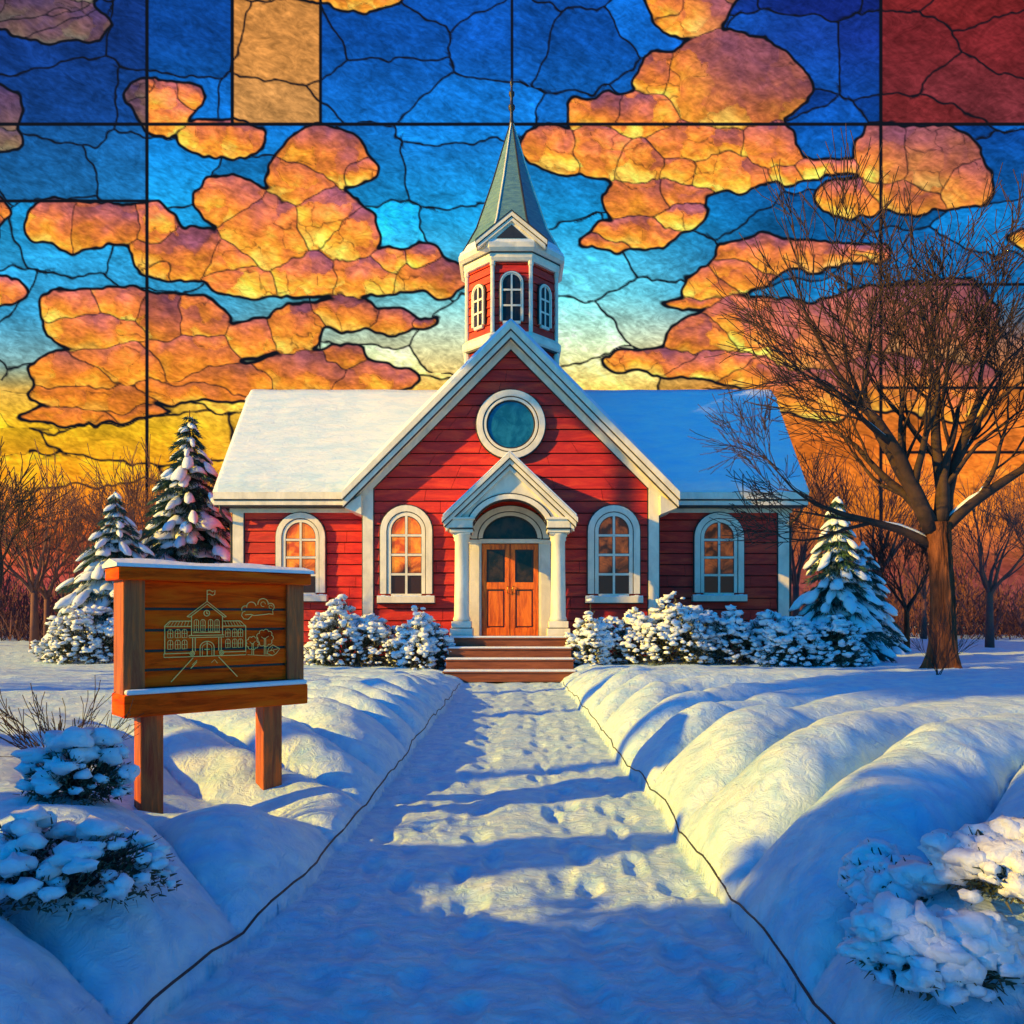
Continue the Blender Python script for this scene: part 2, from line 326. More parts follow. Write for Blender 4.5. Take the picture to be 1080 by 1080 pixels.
# ------------------------------------------------------------------ snow ground and path
PW = 1.10
FEET = []
_r = random.Random(11)
for tx, ph, amp in ((-.28, 0, .10), (.34, .2, .12), (.80, .1, .06), (-.75, .3, .08)):
    y = 1.8
    k = 0
    while y < 16.6:
        FEET.append((tx+(.09 if k % 2 else -.09)+_r.uniform(-amp, amp)*.7, y+_r.uniform(-.08, .08), _r.uniform(.06, .10), _r.uniform(.12, .19), _r.uniform(.012, .034)))
        y += _r.uniform(.24, .42); k += 1
SL = .75; LOB = 1.05
def lob_warp(x, y): return vnoise(x, y, 1.7, 71, 1)*.46
def Hgt(x, y):
    x = np.asarray(x, float); y = np.asarray(y, float)
    side = np.where(x > 0, 1.0, -1.0)
    w = PW+.05*vnoise(y, side*9, .8, 2, 2)+np.where(x < 0, .22*sstep(4.2, 2.6, y), 0)
    t = np.abs(x)-w
    tt = np.clip(t/np.where(x > 0, .85, .95), 0, 1)
    prof = np.sqrt(np.clip(1-(1-tt)**2, 0, 1))*.8+.2*sstep(0, 1, tt)
    h0 = np.where(x > 0, .61, .56)*(1-.45*sstep(11, 17, y))+.10*np.exp(-((x-2.9)/1.3)**2-((y-5.0)/1.6)**2)
    h0 = h0-.50*np.exp(-((x+2.1)/.85)**2-((y-5.35)/.8)**2)+np.where(x > 0, .04, .0)
    s = (y-SL*np.clip(t, 0, 4)+lob_warp(x, y))/LOB+np.where(x > 0, 0, .45)
    lobe = np.abs(np.sin(np.pi*s))**.5
    fade = np.exp(-(np.clip(t-1.0, 0, 9)/1.5)**2)
    bank = h0*prof*(1-(.52*(1-lobe))*fade)
    yard = prof*(.075*np.exp(-(np.clip(t-.9, 0, 9)/.9)**2)*np.abs(vnoise(x, y, .55, 97, 2))+.05*vnoise(x, y, 2.6, 31, 2)+.07*sstep(2, 6, t)*vnoise(x, y, 4.6, 37, 2)+.030*vnoise(x, y, .42, 90, 3)+.03*np.abs(vnoise(x, y, .8, 93, 2)))
    far = .25*sstep(26, 60, y)*vnoise(x, y, 20, 44, 1)
    p = .034*np.abs(vnoise(x, y*1.3, .22, 12, 3))+.026*vnoise(x, y*.9, .42, 15, 2)-.025*np.exp(-((x+.28)/.16)**2)-.025*np.exp(-((x-.36)/.16)**2)
    z = np.where(t > 0, bank+yard+far, 0)+p*(1-.5*sstep(0, .3, t))
    # sink at the steps
    return z
def hz(x, y): return float(Hgt(np.array([x]), np.array([y]))[0])
def build_ground():
    ys = [-6.0]
    while ys[-1] < 149:
        y = ys[-1]; ys.append(y+(.10 if y < 1.2 else max(.02, .0095*y)))
    ys = np.array(ys)
    us = np.concatenate([np.linspace(-6, -.82, 110)[:-1], np.linspace(-.82, .82, 560), np.linspace(.82, 6, 110)[1:]])
    U, Y = np.meshgrid(us, ys); X = U*np.maximum(Y, 1.9)
    X = np.clip(X, -149, 149)
    x = X.ravel(); y = Y.ravel(); z = Hgt(x, y)
    inp = np.abs(x) < PW+.2
    for (fx, fy, rx, ry, dp) in FEET:
        sel = np.where((abs(x-fx) < rx*2.2) & (abs(y-fy) < ry*2.2))[0]
        q = np.sqrt(((x[sel]-fx)/rx)**2+((y[sel]-fy)/ry)**2)
        q = q*(1+.22*vnoise(x[sel], y[sel], .09, 17, 2)); z[sel] += -dp*(1-sstep(.4, 1.15, q))+dp*.28*np.exp(-((q-1.35)/.3)**2)
    n = len(x); h_, w_ = X.shape; idx = np.arange(n).reshape(h_, w_)
    a = idx[:-1, :-1].ravel(); b = idx[:-1, 1:].ravel(); c = idx[1:, 1:].ravel(); d = idx[1:, :-1].ravel()
    F = np.stack([a, b, c, d], 1)
    cx = x[F].mean(1); cy = y[F].mean(1); isp = (np.abs(cx) < PW-.01) & (cy < 17.3) & (cy > -5)
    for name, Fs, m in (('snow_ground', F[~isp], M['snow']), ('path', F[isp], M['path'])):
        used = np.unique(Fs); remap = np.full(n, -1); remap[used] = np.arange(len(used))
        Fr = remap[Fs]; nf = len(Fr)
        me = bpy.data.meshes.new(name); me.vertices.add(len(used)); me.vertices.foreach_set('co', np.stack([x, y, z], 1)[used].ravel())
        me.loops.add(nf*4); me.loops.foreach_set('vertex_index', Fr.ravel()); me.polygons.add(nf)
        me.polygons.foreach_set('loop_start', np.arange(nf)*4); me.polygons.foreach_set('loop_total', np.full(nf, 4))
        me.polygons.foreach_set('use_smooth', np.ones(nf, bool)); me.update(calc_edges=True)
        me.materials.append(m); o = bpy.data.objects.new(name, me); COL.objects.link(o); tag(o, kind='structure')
        if name == 'snow_ground': G = o
    return G
G = build_ground()
# thin lead lines in the creases of the banks and along the path
def lead_on_ground(pts, r=.005):
    mb = MB(); mb.tube([(p[0], p[1], hz(p[0], p[1])+r*.3) for p in pts], [r*(.35 if i in (0, len(pts)-1) else 1) for i in range(len(pts))], 5)
    mb.build('lead_line', M['lead'], G, True)
for sgn in (-1, 1):
    ys = np.linspace(2.0, 16.4, 110)
    lead_on_ground([(sgn*(PW+.015+.05*float(vnoise(y, sgn*9, .8, 2, 2))+(.22*float(sstep(4.2, 2.6, y)) if sgn < 0 else 0)), y) for y in ys], .0062)
    for k in range(3, 16):
        pts = []
        for t in np.linspace(.14, 2.3 if k < 7 else 1.4, 44):
            x = sgn*(PW+t); off = 0 if sgn > 0 else .45
            y = (k-off)*LOB+SL*t
            for it in range(6): y = (k-off)*LOB+SL*t-float(lob_warp(x, y))
            pts.append((x, y))
        if sgn > 0 and 4.6 < pts[0][1] < 15.5: lead_on_ground(pts, .0045 if k < 6 else .008)

# ------------------------------------------------------------------ schoolhouse
HX = -0.03
H = empty('schoolhouse', (HX, 20, 0), 'red clapboard schoolhouse with cream trim, snowy roofs, a columned porch and an octagonal steeple', 'schoolhouse')
def siding(mb, A, B, z0, z1, rng, n, row=.315, gap=.028, rs=5):
    """lapped boards on the wall line A->B (x,y); rng(z) gives (u0,u1) in metres along it; n = outward normal"""
    rr = random.Random(rs); A = Vector((*A, 0)); B = Vector((*B, 0)); d = (B-A).normalized(); n = Vector((*n, 0))
    def P(u, z, o): return A+d*u+n*o+Vector((0, 0, z))
    z = z0
    while z < z1-.02:
        zt = min(z+row-gap, z1); a0, a1 = rng(z); b0, b1 = rng(zt)
        if a1-a0 > .05:
            cuts = [0.0]; L = a1-a0
            u = rr.uniform(.3, 2.2)
            while u < L-.3: cuts.append(u/L); u += rr.uniform(1.4, 3.4)
            cuts.append(1.0)
            for i in range(len(cuts)-1):
                g = .006/L; f0 = cuts[i]+(g if i else 0); f1 = cuts[i+1]-(g if i < len(cuts)-2 else 0)
                l0 = a0+(a1-a0)*f0; l1 = a0+(a1-a0)*f1; t0 = b0+(b1-b0)*f0; t1 = max(b0+(b1-b0)*f1, t0+.001)
                w = rr.uniform(-.004, .004); o = .045+rr.uniform(-.005, .005)
                vs = [P(l0, z+w, o), P(l1, z-w, o), P(t1, zt, .018), P(t0, zt, .018), P(l0, z+w, 0), P(l1, z-w, 0), P(t1, zt, 0), P(t0, zt, 0)]
                mb.add(vs, [(0,1,2,3),(4,7,6,5),(0,4,5,1),(1,5,6,2),(2,6,7,3),(3,7,4,0)], 0)
        z += row
FW, FY = 3.82, 20.0
PK, EV = 9.12, 4.73                      # rake peak and eave heights
# gable block
mb = MB()
def grng(z):
    h = min(FW, (PK-.50-z)*4.34/(PK-EV)); return (FW-h, FW+h)
mb.prism([(HX-FW, 0), (HX+FW, 0), (HX+FW, 4.6), (HX, 8.5), (HX-FW, 4.6)], FY, FY+.2, 1)
siding(mb, (HX-FW, FY), (HX+FW, FY), .45, 8.5, grng, (0, -1), rs=4)
mb.build('front_gable_wall', [M['red'], M['redback']], H)
for sx in (-1, 1):
    mb = MB(); x = HX+sx*FW
    mb.box(min(x, x-sx*.2), max(x, x-sx*.2), FY+.2, 27.4, 0, 4.9, 1)
    if sx > 0: siding(mb, (x, FY), (x, FY+7.4), .45, 4.9, lambda z: (.02, 7.38), (1, 0), rs=8)
    else: siding(mb, (x, FY+7.4), (x, FY), .45, 4.9, lambda z: (.02, 7.38), (-1, 0), rs=9)
    mb.build('side_wall', [M['red'], M['redback']], H)
# wings
WW, WY = 7.76, 21.4; EY, EZ, RY, RZ, RL = 20.95, 4.93, 23.75, 8.42, 8.2
for sx in (-1, 1):
    mb = MB(); x0, x1 = sorted((HX+sx*(FW+.05), HX+sx*WW))
    mb.box(x0, x1, WY, WY+.2, 0, 5.0, 1)
    siding(mb, (x0, WY), (x1, WY), .45, 4.85, lambda z: (.0, x1-x0), (0, -1), rs=20+sx)
    mb.build('wing_wall', [M['red'], M['redback']], H)
    mb = MB(); xe = HX+sx*WW; dep = 2*(RY-WY)
    def er(z):
        if z < 4.9: return (0, dep)
        k = (z-4.9)*(RY-EY)/(RZ-EZ)*.98; return (min(k, dep/2), max(dep-k, dep/2))
    ys_ = sorted((xe, xe-sx*.2)); 
    pts = [(WY+.2, 0), (WY+dep, 0), (WY+dep, 4.9), (RY, 8.0), (WY+.2, 4.9)]
    vs = [(ys_[0], a, b) for a, b in pts]+[(ys_[1], a, b) for a, b in pts]
    mb.add(vs, [tuple(range(5)), tuple(range(9, 4, -1))]+[((i+1) % 5, i, i+5, (i+1) % 5+5) for i in range(5)], 1)
    if sx > 0: siding(mb, (xe, WY), (xe, WY+dep), .45, 8.0, er, (1, 0), rs=31)
    else: siding(mb, (xe, WY+dep), (xe, WY), .45, 8.0, er, (-1, 0), rs=32)
    mb.build('end_wall', [M['red'], M['redback']], H)
    # roof deck and snow blanket
    mb = MB(); xi = HX+sx*.8; xo = HX+sx*RL
    def slab(off, th, y0, z0, xa, xb, back=False):
        n = Vector((0, -(RZ-EZ), RY-EY)).normalized()
        n = Vector((0, n.y, abs(n.z)))
        a = Vector((0, EY-y0, EZ-z0)); r = Vector((0, RY, RZ))
        P = [Vector((xa, EY, EZ)), Vector((xb, EY, EZ)), Vector((xb, RY, RZ)), Vector((xa, RY, RZ))]
        if back: P = [Vector((p.x, 2*RY-p.y, p.z)) for p in P]; n = Vector((0, -n.y, n.z))
        return [p+n*off for p in P]+[p+n*(off+th) for p in P]
    BF = [(0,3,2,1),(4,5,6,7),(0,1,5,4),(1,2,6,5),(2,3,7,6),(3,0,4,7)]
    xa, xb = sorted((xi, xo))
    mb.add(slab(-.12, .12, 0, 0, xa, xb), BF, 0); mb.add(slab(-.12, .12, 0, 0, xa, xb, True), BF, 0)
    rf = mb.build('wing_roof', [M['trim']], H)
    # snow blanket: rounded, gently lumpy sheet
    nu, nv = 90, 46; vs = []; fs = []
    nrm = Vector((0, -(RZ-EZ), (RY-EY))).normalized()
    for j in range(nv+1):
        for i in range(nu+1):
            u = i/nu; v = j/nv
            x = xa-.03+(xb-xa+.06)*u; a = v*2-.02
            s = v*2.0
            if s <= 1: base = Vector((x, EY+(RY-EY)*s, EZ+(RZ-EZ)*s)); nn = nrm
            else: base = Vector((x, RY+(RY-EY)*(s-1), RZ-(RZ-EZ)*(s-1))); nn = Vector((0, -nrm.y, nrm.z))
            if abs(s-1) < .05: nn = Vector((0, 0, 1))
            e = min(u*(xb-xa), (1-u)*(xb-xa))/.14 if (sx > 0 and u > .5) or (sx < 0 and u < .5) else 9
            e2 = min(s, 2-s)*3.4/.16
            th = .17*math.sqrt(max(0, 1-(1-min(1, e))**2))*math.sqrt(max(0, 1-(1-min(1, e2))**2))
            th += .02*float(vnoise(x, s*4, .8, 66, 2))*min(1, e, e2)
            vs.append(base+nn*(th+.004))
    for j in range(nv):
        for i in range(nu):
            a = j*(nu+1)+i; fs.append((a, a+1, a+nu+2, a+nu+1))
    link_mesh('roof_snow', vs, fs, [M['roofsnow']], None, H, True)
    # eaves fascia in two steps with a lead line between
    mb = MB()
    xi2, xo2 = HX+sx*(FW+.10), HX+sx*RL; a, b = sorted((xi2, xo2))
    mb.box(a, b, EY-.07, EY+.05, EZ-.20, EZ-.01, 0); mb.box(a, b, EY-.045, EY+.05, EZ-.235, EZ-.20, 1)
    mb.box(a, b, EY-.02, EY+.08, EZ-.36, EZ-.235, 0); mb.box(a, b, EY+.0, WY-.05, EZ-.40, EZ-.36, 1)
    mb.box(a, b-.0, EY+.05, WY, EZ-.34, EZ-.30, 0)
    mb.box(a+.3*(sx < 0), b-.3*(sx > 0), WY-.10, WY-.045, EZ-.52, EZ-.40, 0)
    mb.build('eaves_fascia', [M['trim'], M['lead']], H, bevel=.006)
    # verge board on the wing's gable end
    mb = MB()
    for back in (False, True):
        q = slab(-.32, .32, 0, 0, min(xo, xo+sx*.05), max(xo, xo+sx*.05), back); mb.add(q, BF, 0)
    mb.build('verge_board', [M['trim'], M['lead']], H)
    # corner boards
    mb = MB(); c0, c1 = sorted((HX+sx*(WW-.24), HX+sx*(WW+.06)))
    mb.box(c0, c1, WY-.085, WY+.2, .2, EZ-.40, 0); mb.box(c0-.03, c1+.03, WY-.055, WY+.1, .2, EZ-.41, 1)
    mb.build('corner_board', [M['trim'], M['lead']], H, bevel=.006)
    mb = MB(); c0, c1 = sorted((HX+sx*(FW-.20), HX+sx*(FW+.07)))
    mb.box(c0, c1, FY-.085, FY+.2, .2, 5.1, 0); mb.box(c0-.03, c1+.03, FY-.055, FY+.1, .2, 5.08, 1)
    mb.build('corner_board', [M['trim'], M['lead']], H, bevel=.006)
    # curved downpipe under the eaves corner
    mb = MB(); xp = HX+sx*(WW+.28)
    pts = [(xp, EY+.02, EZ-.36), (xp+.0, EY+.05, EZ-.52), (xp-sx*.06, EY+.2, EZ-.68), (xp-sx*.16, WY-.05, EZ-.80), (xp-sx*.17, WY-.02, EZ-1.2), (xp-sx*.17, WY-.02, .3)]
    mb.tube(pts, .04, 8); mb.build('downpipe', [M['lead']], H, True)
# main gable roof: rakes, soffit, snow
def chev(o0, o1, ext=0):      # chevron band between vertical drops o0 and o1 below the rake line
    k = (PK-EV)/4.34; e = 4.34+ext; z = PK-k*e
    return [(HX-e, z-o1), (HX-e, z-o0), (HX, PK-o0), (HX+e, z-o0), (HX+e, z-o1), (HX, PK-o1)]
def chevron(mb, o0, o1, y0, y1, m=0, ext=0):
    c = chev(o0, o1, ext); mb.prism([c[0], c[5], c[2], c[1]], y0, y1, m); mb.prism([c[5], c[4], c[3], c[2]], y0, y1, m)
mb = MB()
chevron(mb, 0, .20, 19.52, 19.62, 0, .02); chevron(mb, .20, .235, 19.56, 19.62, 1); chevron(mb, .235, .40, 19.585, 19.67, 0)
chevron(mb, .40, .43, 19.61, 19.70, 1); chevron(mb, .20, .40, 19.67, 27.6, 0, -.02); chevron(mb, .40, .60, 19.90, 19.99, 0, -.25); chevron(mb, .60, .63, 19.93, 19.99, 1, -.27)
mb.build('rake_board', [M['trim'], M['lead']], H, bevel=.006)
mb = MB(); chevron(mb, -.03, .20, 19.62, 27.6, 0, -.02)
mb.build('gable_roof', [M['trim']], H)
vs = []; fs = []; nu, nv = 60, 40
for j in range(nv+1):
    for i in range(nu+1):
        s = i/nu*2-1; x = HX+s*4.37; y = 19.66+(27.6-19.66)*j/nv
        e = min((y-19.66), 4)/.12; e2 = (1-abs(s))*4.37/.2
        th = .15*math.sqrt(max(0, 1-(1-min(1, e))**2))*math.sqrt(max(0, 1-(1-min(1, e2))**2))
        vs.append((x, y, PK-abs(s)*4.37*(PK-EV)/4.34+.035+th*1.3-.05*math.exp(-(s/.03)**2)))
for j in range(nv):
    for i in range(nu): a = j*(nu+1)+i; fs.append((a, a+1, a+nu+2, a+nu+1))
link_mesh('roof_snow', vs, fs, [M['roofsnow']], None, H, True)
for sx in (-1, 1):            # boxed eaves return
    mb = MB(); xe = HX+sx*4.34; xw = HX+sx*(FW+.07); a, b = sorted((xe, xw))
    mb.prism([(a, EV-.40+(0 if sx < 0 else -.18)), (b, EV-.40+(0 if sx > 0 else -.18)), (b, EV-.38+(.02 if sx > 0 else .3)), (a, EV-.38+(.02 if sx < 0 else .3))], 19.7, 21.2, 1)
    mb.build('eaves_return', [M['trim'], M['trim']], H)

def arch(w, h, n=16, zb=0, cx=0, cz=0, asp=1.0):     # outline of an arched opening: from bottom-left, up, over and down
    r = w/2; pts = [(cx-r, cz+zb)]
    for k in range(n+1):
        a = math.pi-math.pi*k/n; pts.append((cx+r*math.cos(a), cz+h-r*asp+r*asp*math.sin(a)))
    pts.append((cx+r, cz+zb)); return pts
def window(cx, y, z0, w, h, fw, pane, parent, bars=(2, 4), sill=True, name='window', sc=1.0):
    r = empty(name, (cx-origin(parent).x, y-origin(parent).y, z0-origin(parent).z)); r.parent = parent
    mb = MB(); gi = arch(w, h, 16, 0, cx, z0)
    def off(k): return arch(w+2*k, h+k, 16, 0, cx, z0)
    mb.ring(off(fw), off(fw*.42), y-.11*sc, y, 0, False); mb.ring(off(fw*.42), off(fw*.34), y-.075*sc, y, 1, False)
    mb.ring(off(fw*.34), off(.0), y-.085*sc, y, 0, False); mb.ring(off(fw+.03), off(fw-.01), y-.065*sc, y, 1, False)
    mb.ring(off(.0), off(-.022), y-.06*sc, y, 1, False)
    mb.box(cx-w/2-.0, cx+w/2+.0, y-.085*sc, y, z0-.08, z0, 0)
    mb.build('frame', [M['trim'], M['lead']], r, bevel=.005)
    if sill:
        mb = MB(); a = w/2+fw+.07; mb.box(cx-a, cx+a, y-.20*sc, y, z0-.24, z0-.08, 0); mb.box(cx-a-.02, cx+a+.02, y-.17*sc, y, z0-.27, z0-.24, 1)
        mb.build('sill', [M['trim'], M['lead']], r, bevel=.01)
        mb = MB(); n = 14
        for i in range(n):
            x0 = cx-a+2*a*i/n; x1 = cx-a+2*a*(i+1)/n; t = .03+.015*math.sin(i*1.7)
            mb.box(x0, x1, y-.19*sc, y-.11*sc, z0-.08, z0-.08+t)
        mb.build('sill_snow', [M['puff']], r, bevel=.01)
    mb = MB(); pts = arch(w, h, 16, 0, cx, z0); mb.prism([pts[0]]+[pts[-1]]+list(reversed(pts[1:-1])), y-.048*sc, y-.004, 0)
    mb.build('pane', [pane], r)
    mb = MB(); bw = .024*sc+.006; ztop = z0+h
    for i in range(1, bars[0]):
        x = cx-w/2+w*i/bars[0]; dx = abs(x-cx); zt = ztop-w/2+math.sqrt(max(0, (w/2)**2-dx*dx))
        mb.box(x-bw, x+bw, y-.082*sc, y-.05*sc, z0, zt-.003, 0); mb.box(x-bw-.012, x+bw+.012, y-.062*sc, y-.047*sc, z0, zt-.005, 1)
    for j in range(1, bars[1]):
        z = z0+h*j/bars[1]; zz = z-(ztop-w/2); hw = w/2 if zz < 0 else math.sqrt(max(0, (w/2)**2-zz*zz))
        mb.box(cx-hw, cx+hw, y-.079*sc, y-.052*sc, z-bw, z+bw, 0); mb.box(cx-hw, cx+hw, y-.060*sc, y-.046*sc, z-bw-.012, z+bw+.012, 1)
    mb.build('glazing_bar', [M['trim'], M['lead']], r)
    return r
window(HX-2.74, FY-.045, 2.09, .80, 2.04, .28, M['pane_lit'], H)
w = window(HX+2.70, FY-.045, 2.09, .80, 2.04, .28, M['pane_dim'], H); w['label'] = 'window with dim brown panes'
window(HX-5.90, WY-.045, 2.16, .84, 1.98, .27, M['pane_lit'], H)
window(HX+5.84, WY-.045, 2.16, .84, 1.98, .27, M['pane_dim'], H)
# round window
rw = empty('round_window', (0, -.045, 6.53)); rw.parent = H
def circ(r, n=48): return [(HX+r*math.cos(-2*math.pi*k/n), 6.53+r*math.sin(-2*math.pi*k/n)) for k in range(n)]
mb = MB(); y = FY-.045
mb.ring(circ(.90), circ(.74), y-.12, y, 0); mb.ring(circ(.93), circ(.89), y-.07, y, 1); mb.ring(circ(.74), circ(.71), y-.08, y, 1)
mb.ring(circ(.71), circ(.64), y-.10, y, 0); mb.ring(circ(.64), circ(.60), y-.07, y, 1)
mb.build('frame', [M['trim'], M['lead']], rw, bevel=.006)
mb = MB(); mb.prism(list(reversed(circ(.62))), y-.05, y-.005); mb.build('pane', [M['pane_blue']], rw)
# porch
PY_ = 18.7; PX = HX-.02; FZ = .98
mb = MB(); mb.box(PX-1.46, PX+1.46, 18.3, FY-.0, .2, FZ-.03, 0); mb.box(PX-1.50, PX+1.50, 18.26, FY, FZ-.03, FZ, 0)
mb.build('porch_floor', [M['step']], H, bevel=.006)
mb = MB(); mb.box(PX-1.44, PX+1.44, 18.255, 18.40, FZ, FZ+.045); mb.build('porch_snow', [M['puff']], H, bevel=.018)
for i, (z, y0) in enumerate(((.74, 17.9), (.50, 17.5), (.25, 17.1))):
    hw = 1.45+.02*i
    mb = MB(); mb.box(PX-hw, PX+hw, y0, 18.3, 0.02 if i == 2 else z-.24, z-.03, 0); mb.box(PX-hw-.03, PX+hw+.03, y0-.03, y0+.42, z-.03, z, 0)
    st = mb.build('step', [M['step']], H, bevel=.006)
    mb = MB(); mb.box(PX-hw+.0, PX+hw, y0-.032, y0+.35, z, z+.038); mb.build('step_snow', [M['puff']], st, bevel=.016)
pp, pe, ph = 5.47, 3.90, 1.65
def pchev(mb, o0, o1, y0, y1, m, ext=0):
    k = (pp-pe)/ph; e = ph+ext; z = pp-k*e
    mb.prism([(PX-e, z-o1), (PX, pp-o1), (PX, pp-o0), (PX-e, z-o0)], y0, y1, m); mb.prism([(PX, pp-o1), (PX+e, z-o1), (PX+e, z-o0), (PX, pp-o0)], y0, y1, m)
pr = empty('porch', (PX-HX, -1.3, FZ)); pr.parent = H
mb = MB(); pchev(mb, 0, .12, 18.36, FY-.05, 0); pchev(mb, .12, .145, 18.40, 18.5, 1); pchev(mb, .12, .26, 18.43, FY-.06, 0, -.04); pchev(mb, .26, .29, 18.46, 18.6, 1, -.06)
pchev(mb, .29, .40, 18.50, 18.62, 0, -.08)
mb.build('pediment', [M['trim'], M['lead']], pr, bevel=.006)
mb = MB(); pchev(mb, -.055, -.003, 18.37, FY-.06, 0, -.02); mb.build('porch_roof_snow', [M['puff']], pr, bevel=.02)
# arched front panel under the pediment
mb = MB(); n = 24; out = []; inn = []; asp = .9; zs = 3.50; ri = .98
for k in range(n+1):
    a = math.pi-math.pi*k/n; cx_, sz_ = math.cos(a), math.sin(a)
    inn.append((PX+ri*cx_, zs+ri*asp*sz_)); xo = PX+1.5*cx_; out.append((xo, max(zs+.0, pp-.33-abs(xo-PX)*(pp-pe)/ph)))
mb.ring(out, inn, 18.60, 18.80, 0, False)
def arcring(r0, r1, y0, y1, m):
    f = lambda r: [(PX+r*math.cos(math.pi-math.pi*k/n), zs+r*asp*math.sin(math.pi-math.pi*k/n)) for k in range(n+1)]
    mb.ring(f(r1), f(r0), y0, y1, m, False)
arcring(.97, 1.10, 18.54, 18.62, 0); arcring(1.10, 1.135, 18.57, 18.61, 1); arcring(.945, .97, 18.57, 18.80, 1)
mb.build('arched_panel', [M['trim'], M['lead']], pr, bevel=.005)
for sx in (-1, 1):
    cx = PX+sx*1.19; cy = 18.75
    mb = MB()
    mb.box(cx-.28, cx+.28, cy-.26, cy+.3, 3.66, 3.90, 0); mb.box(cx-.30, cx+.30, cy-.28, cy+.3, 3.63, 3.66, 1); mb.box(cx-.33, cx+.33, cy-.30, cy+.3, 3.86, 3.92, 0)
    mb.box(cx-.28, cx+.28, cy-.24, cy+.28, 3.55, 3.63, 0)
    mb.box(cx-.18, cx+.18, cy+.3, FY-.06, 3.55, 3.9, 0)
    mb.build('entablature', [M['trim'], M['lead']], pr, bevel=.01)
    col = MB()
    col.lathe(cx, cy, [(.22, 3.55), (.22, 3.48), (.19, 3.44), (.20, 3.38), (.17, 3.34), (.175, 2.6), (.185, 1.9), (.19, 1.50), (.21, 1.46), (.22, 1.42), (.20, 1.38)][::-1], 24, 0)
    c = col.build('column', [M['trim'], M['lead']], pr, True)
    col = MB(); col.box(cx-.24, cx+.24, cy-.24, cy+.24, 1.22, 1.38, 0); col.box(cx-.25, cx+.25, cy-.22, cy+.25, 1.20, 1.22, 1); col.box(cx-.28, cx+.28, cy-.28, cy+.28, FZ+.002, 1.20, 0)
    col.build('pedestal', [M['trim'], M['lead']], c, bevel=.012)
    # pilaster beside the door
    mb = MB(); q0, q1 = sorted((PX+sx*.80, PX+sx*1.06)); mb.box(q0, q1, FY-.20, FY-.05, FZ+.002, zs+.0, 0); mb.box(q0-.025, q1+.025, FY-.15, FY-.05, FZ+.002, zs-.01, 1)
    mb.box(q0-.05, q1+.05, FY-.23, FY-.05, zs-.1, zs+.0, 0)
    mb.build('pilaster', [M['trim'], M['lead']], pr, bevel=.008)
# door surround, fanlight, doors
mb = MB(); zs2 = 3.53; n = 20
def f2(r, a_=.84): return [(PX+r*math.cos(math.pi-math.pi*k/n), zs2+r*a_*math.sin(math.pi-math.pi*k/n)) for k in range(n+1)]
yb = FY-.05
mb.ring(f2(1.02), f2(.86), yb-.15, yb, 0, False); mb.ring(f2(1.05), f2(1.01), yb-.10, yb, 1, False); mb.ring(f2(.86), f2(.83), yb-.10, yb, 1, False); mb.ring(f2(.83), f2(.72), yb-.12, yb, 0, False); mb.ring(f2(.72), f2(.69), yb-.08, yb, 1, False)
mb.box(PX-.80, PX+.80, yb-.14, yb, zs2-.12, zs2-.01, 0); mb.box(PX-.79, PX+.79, yb-.12, yb, zs2-.01, zs2+.02, 1)
mb.box(PX-.80, PX-.75, yb-.12, yb, FZ+.002, zs2-.12, 0); mb.box(PX+.75, PX+.80, yb-.12, yb, FZ+.002, zs2-.12, 0)
mb.build('door_surround', [M['trim'], M['lead']], pr, bevel=.006)
mb = MB(); p = f2(.70); mb.prism(list(reversed(p)), yb-.03, yb-.001); mb.build('fanlight', [M['pane_dark']], pr)
mb = MB(); mb.box(PX-.75, PX+.75, yb-.02, yb-.001, FZ, zs2-.12); mb.build('door_reveal', [M['lead']], pr)
for sx in (-1, 1):
    a, b = sorted((PX+sx*.012, PX+sx*.735)); z0, z1 = FZ+.01, zs2-.14
    mb = MB(); yf = yb-.075; yk = yb-.03; sw = .12
    zr = [z0, z0+.20, z0+1.22, z0+1.40, z1-.14, z1]
    mb.box(a, a+sw, yf, yk, z0, z1); mb.box(b-sw, b, yf, yk, z0, z1)
    for r0, r1 in ((zr[0], zr[1]), (zr[2], zr[3]), (zr[4], zr[5])): mb.box(a+sw, b-sw, yf, yk, r0, r1)
    mb.box(a+sw, b-sw, yb-.045, yk+.002, zr[1], zr[2])
    mb.box(a+sw+.02, b-sw-.02, yb-.05, yk, zr[1]+.02, zr[2]-.02, 1); mb.box(a+sw+.05, b-sw-.05, yb-.068, yk, zr[1]+.05, zr[2]-.05)
    mb.box(a+sw+.0, b-sw, yb-.05, yk+.002, zr[3], zr[4], 1)
    d = mb.build('door', [M['door'], M['lead']], pr, bevel=.006)
    mb = MB(); mb.box(a+sw+.05, b-sw-.05, yb-.062, yb-.045, zr[3]+.04, zr[4]-.04)
    mb.build('door_glass', [M['pane_dark']], d)
    hx = PX+sx*.07; mb = MB(); mb.tube([(hx, yf, z0+1.12), (hx, yf-.05, z0+1.12), (hx, yf-.05, z0+1.30), (hx, yf, z0+1.30)], .012, 8); mb.build('handle', [M['brass']], d, True)

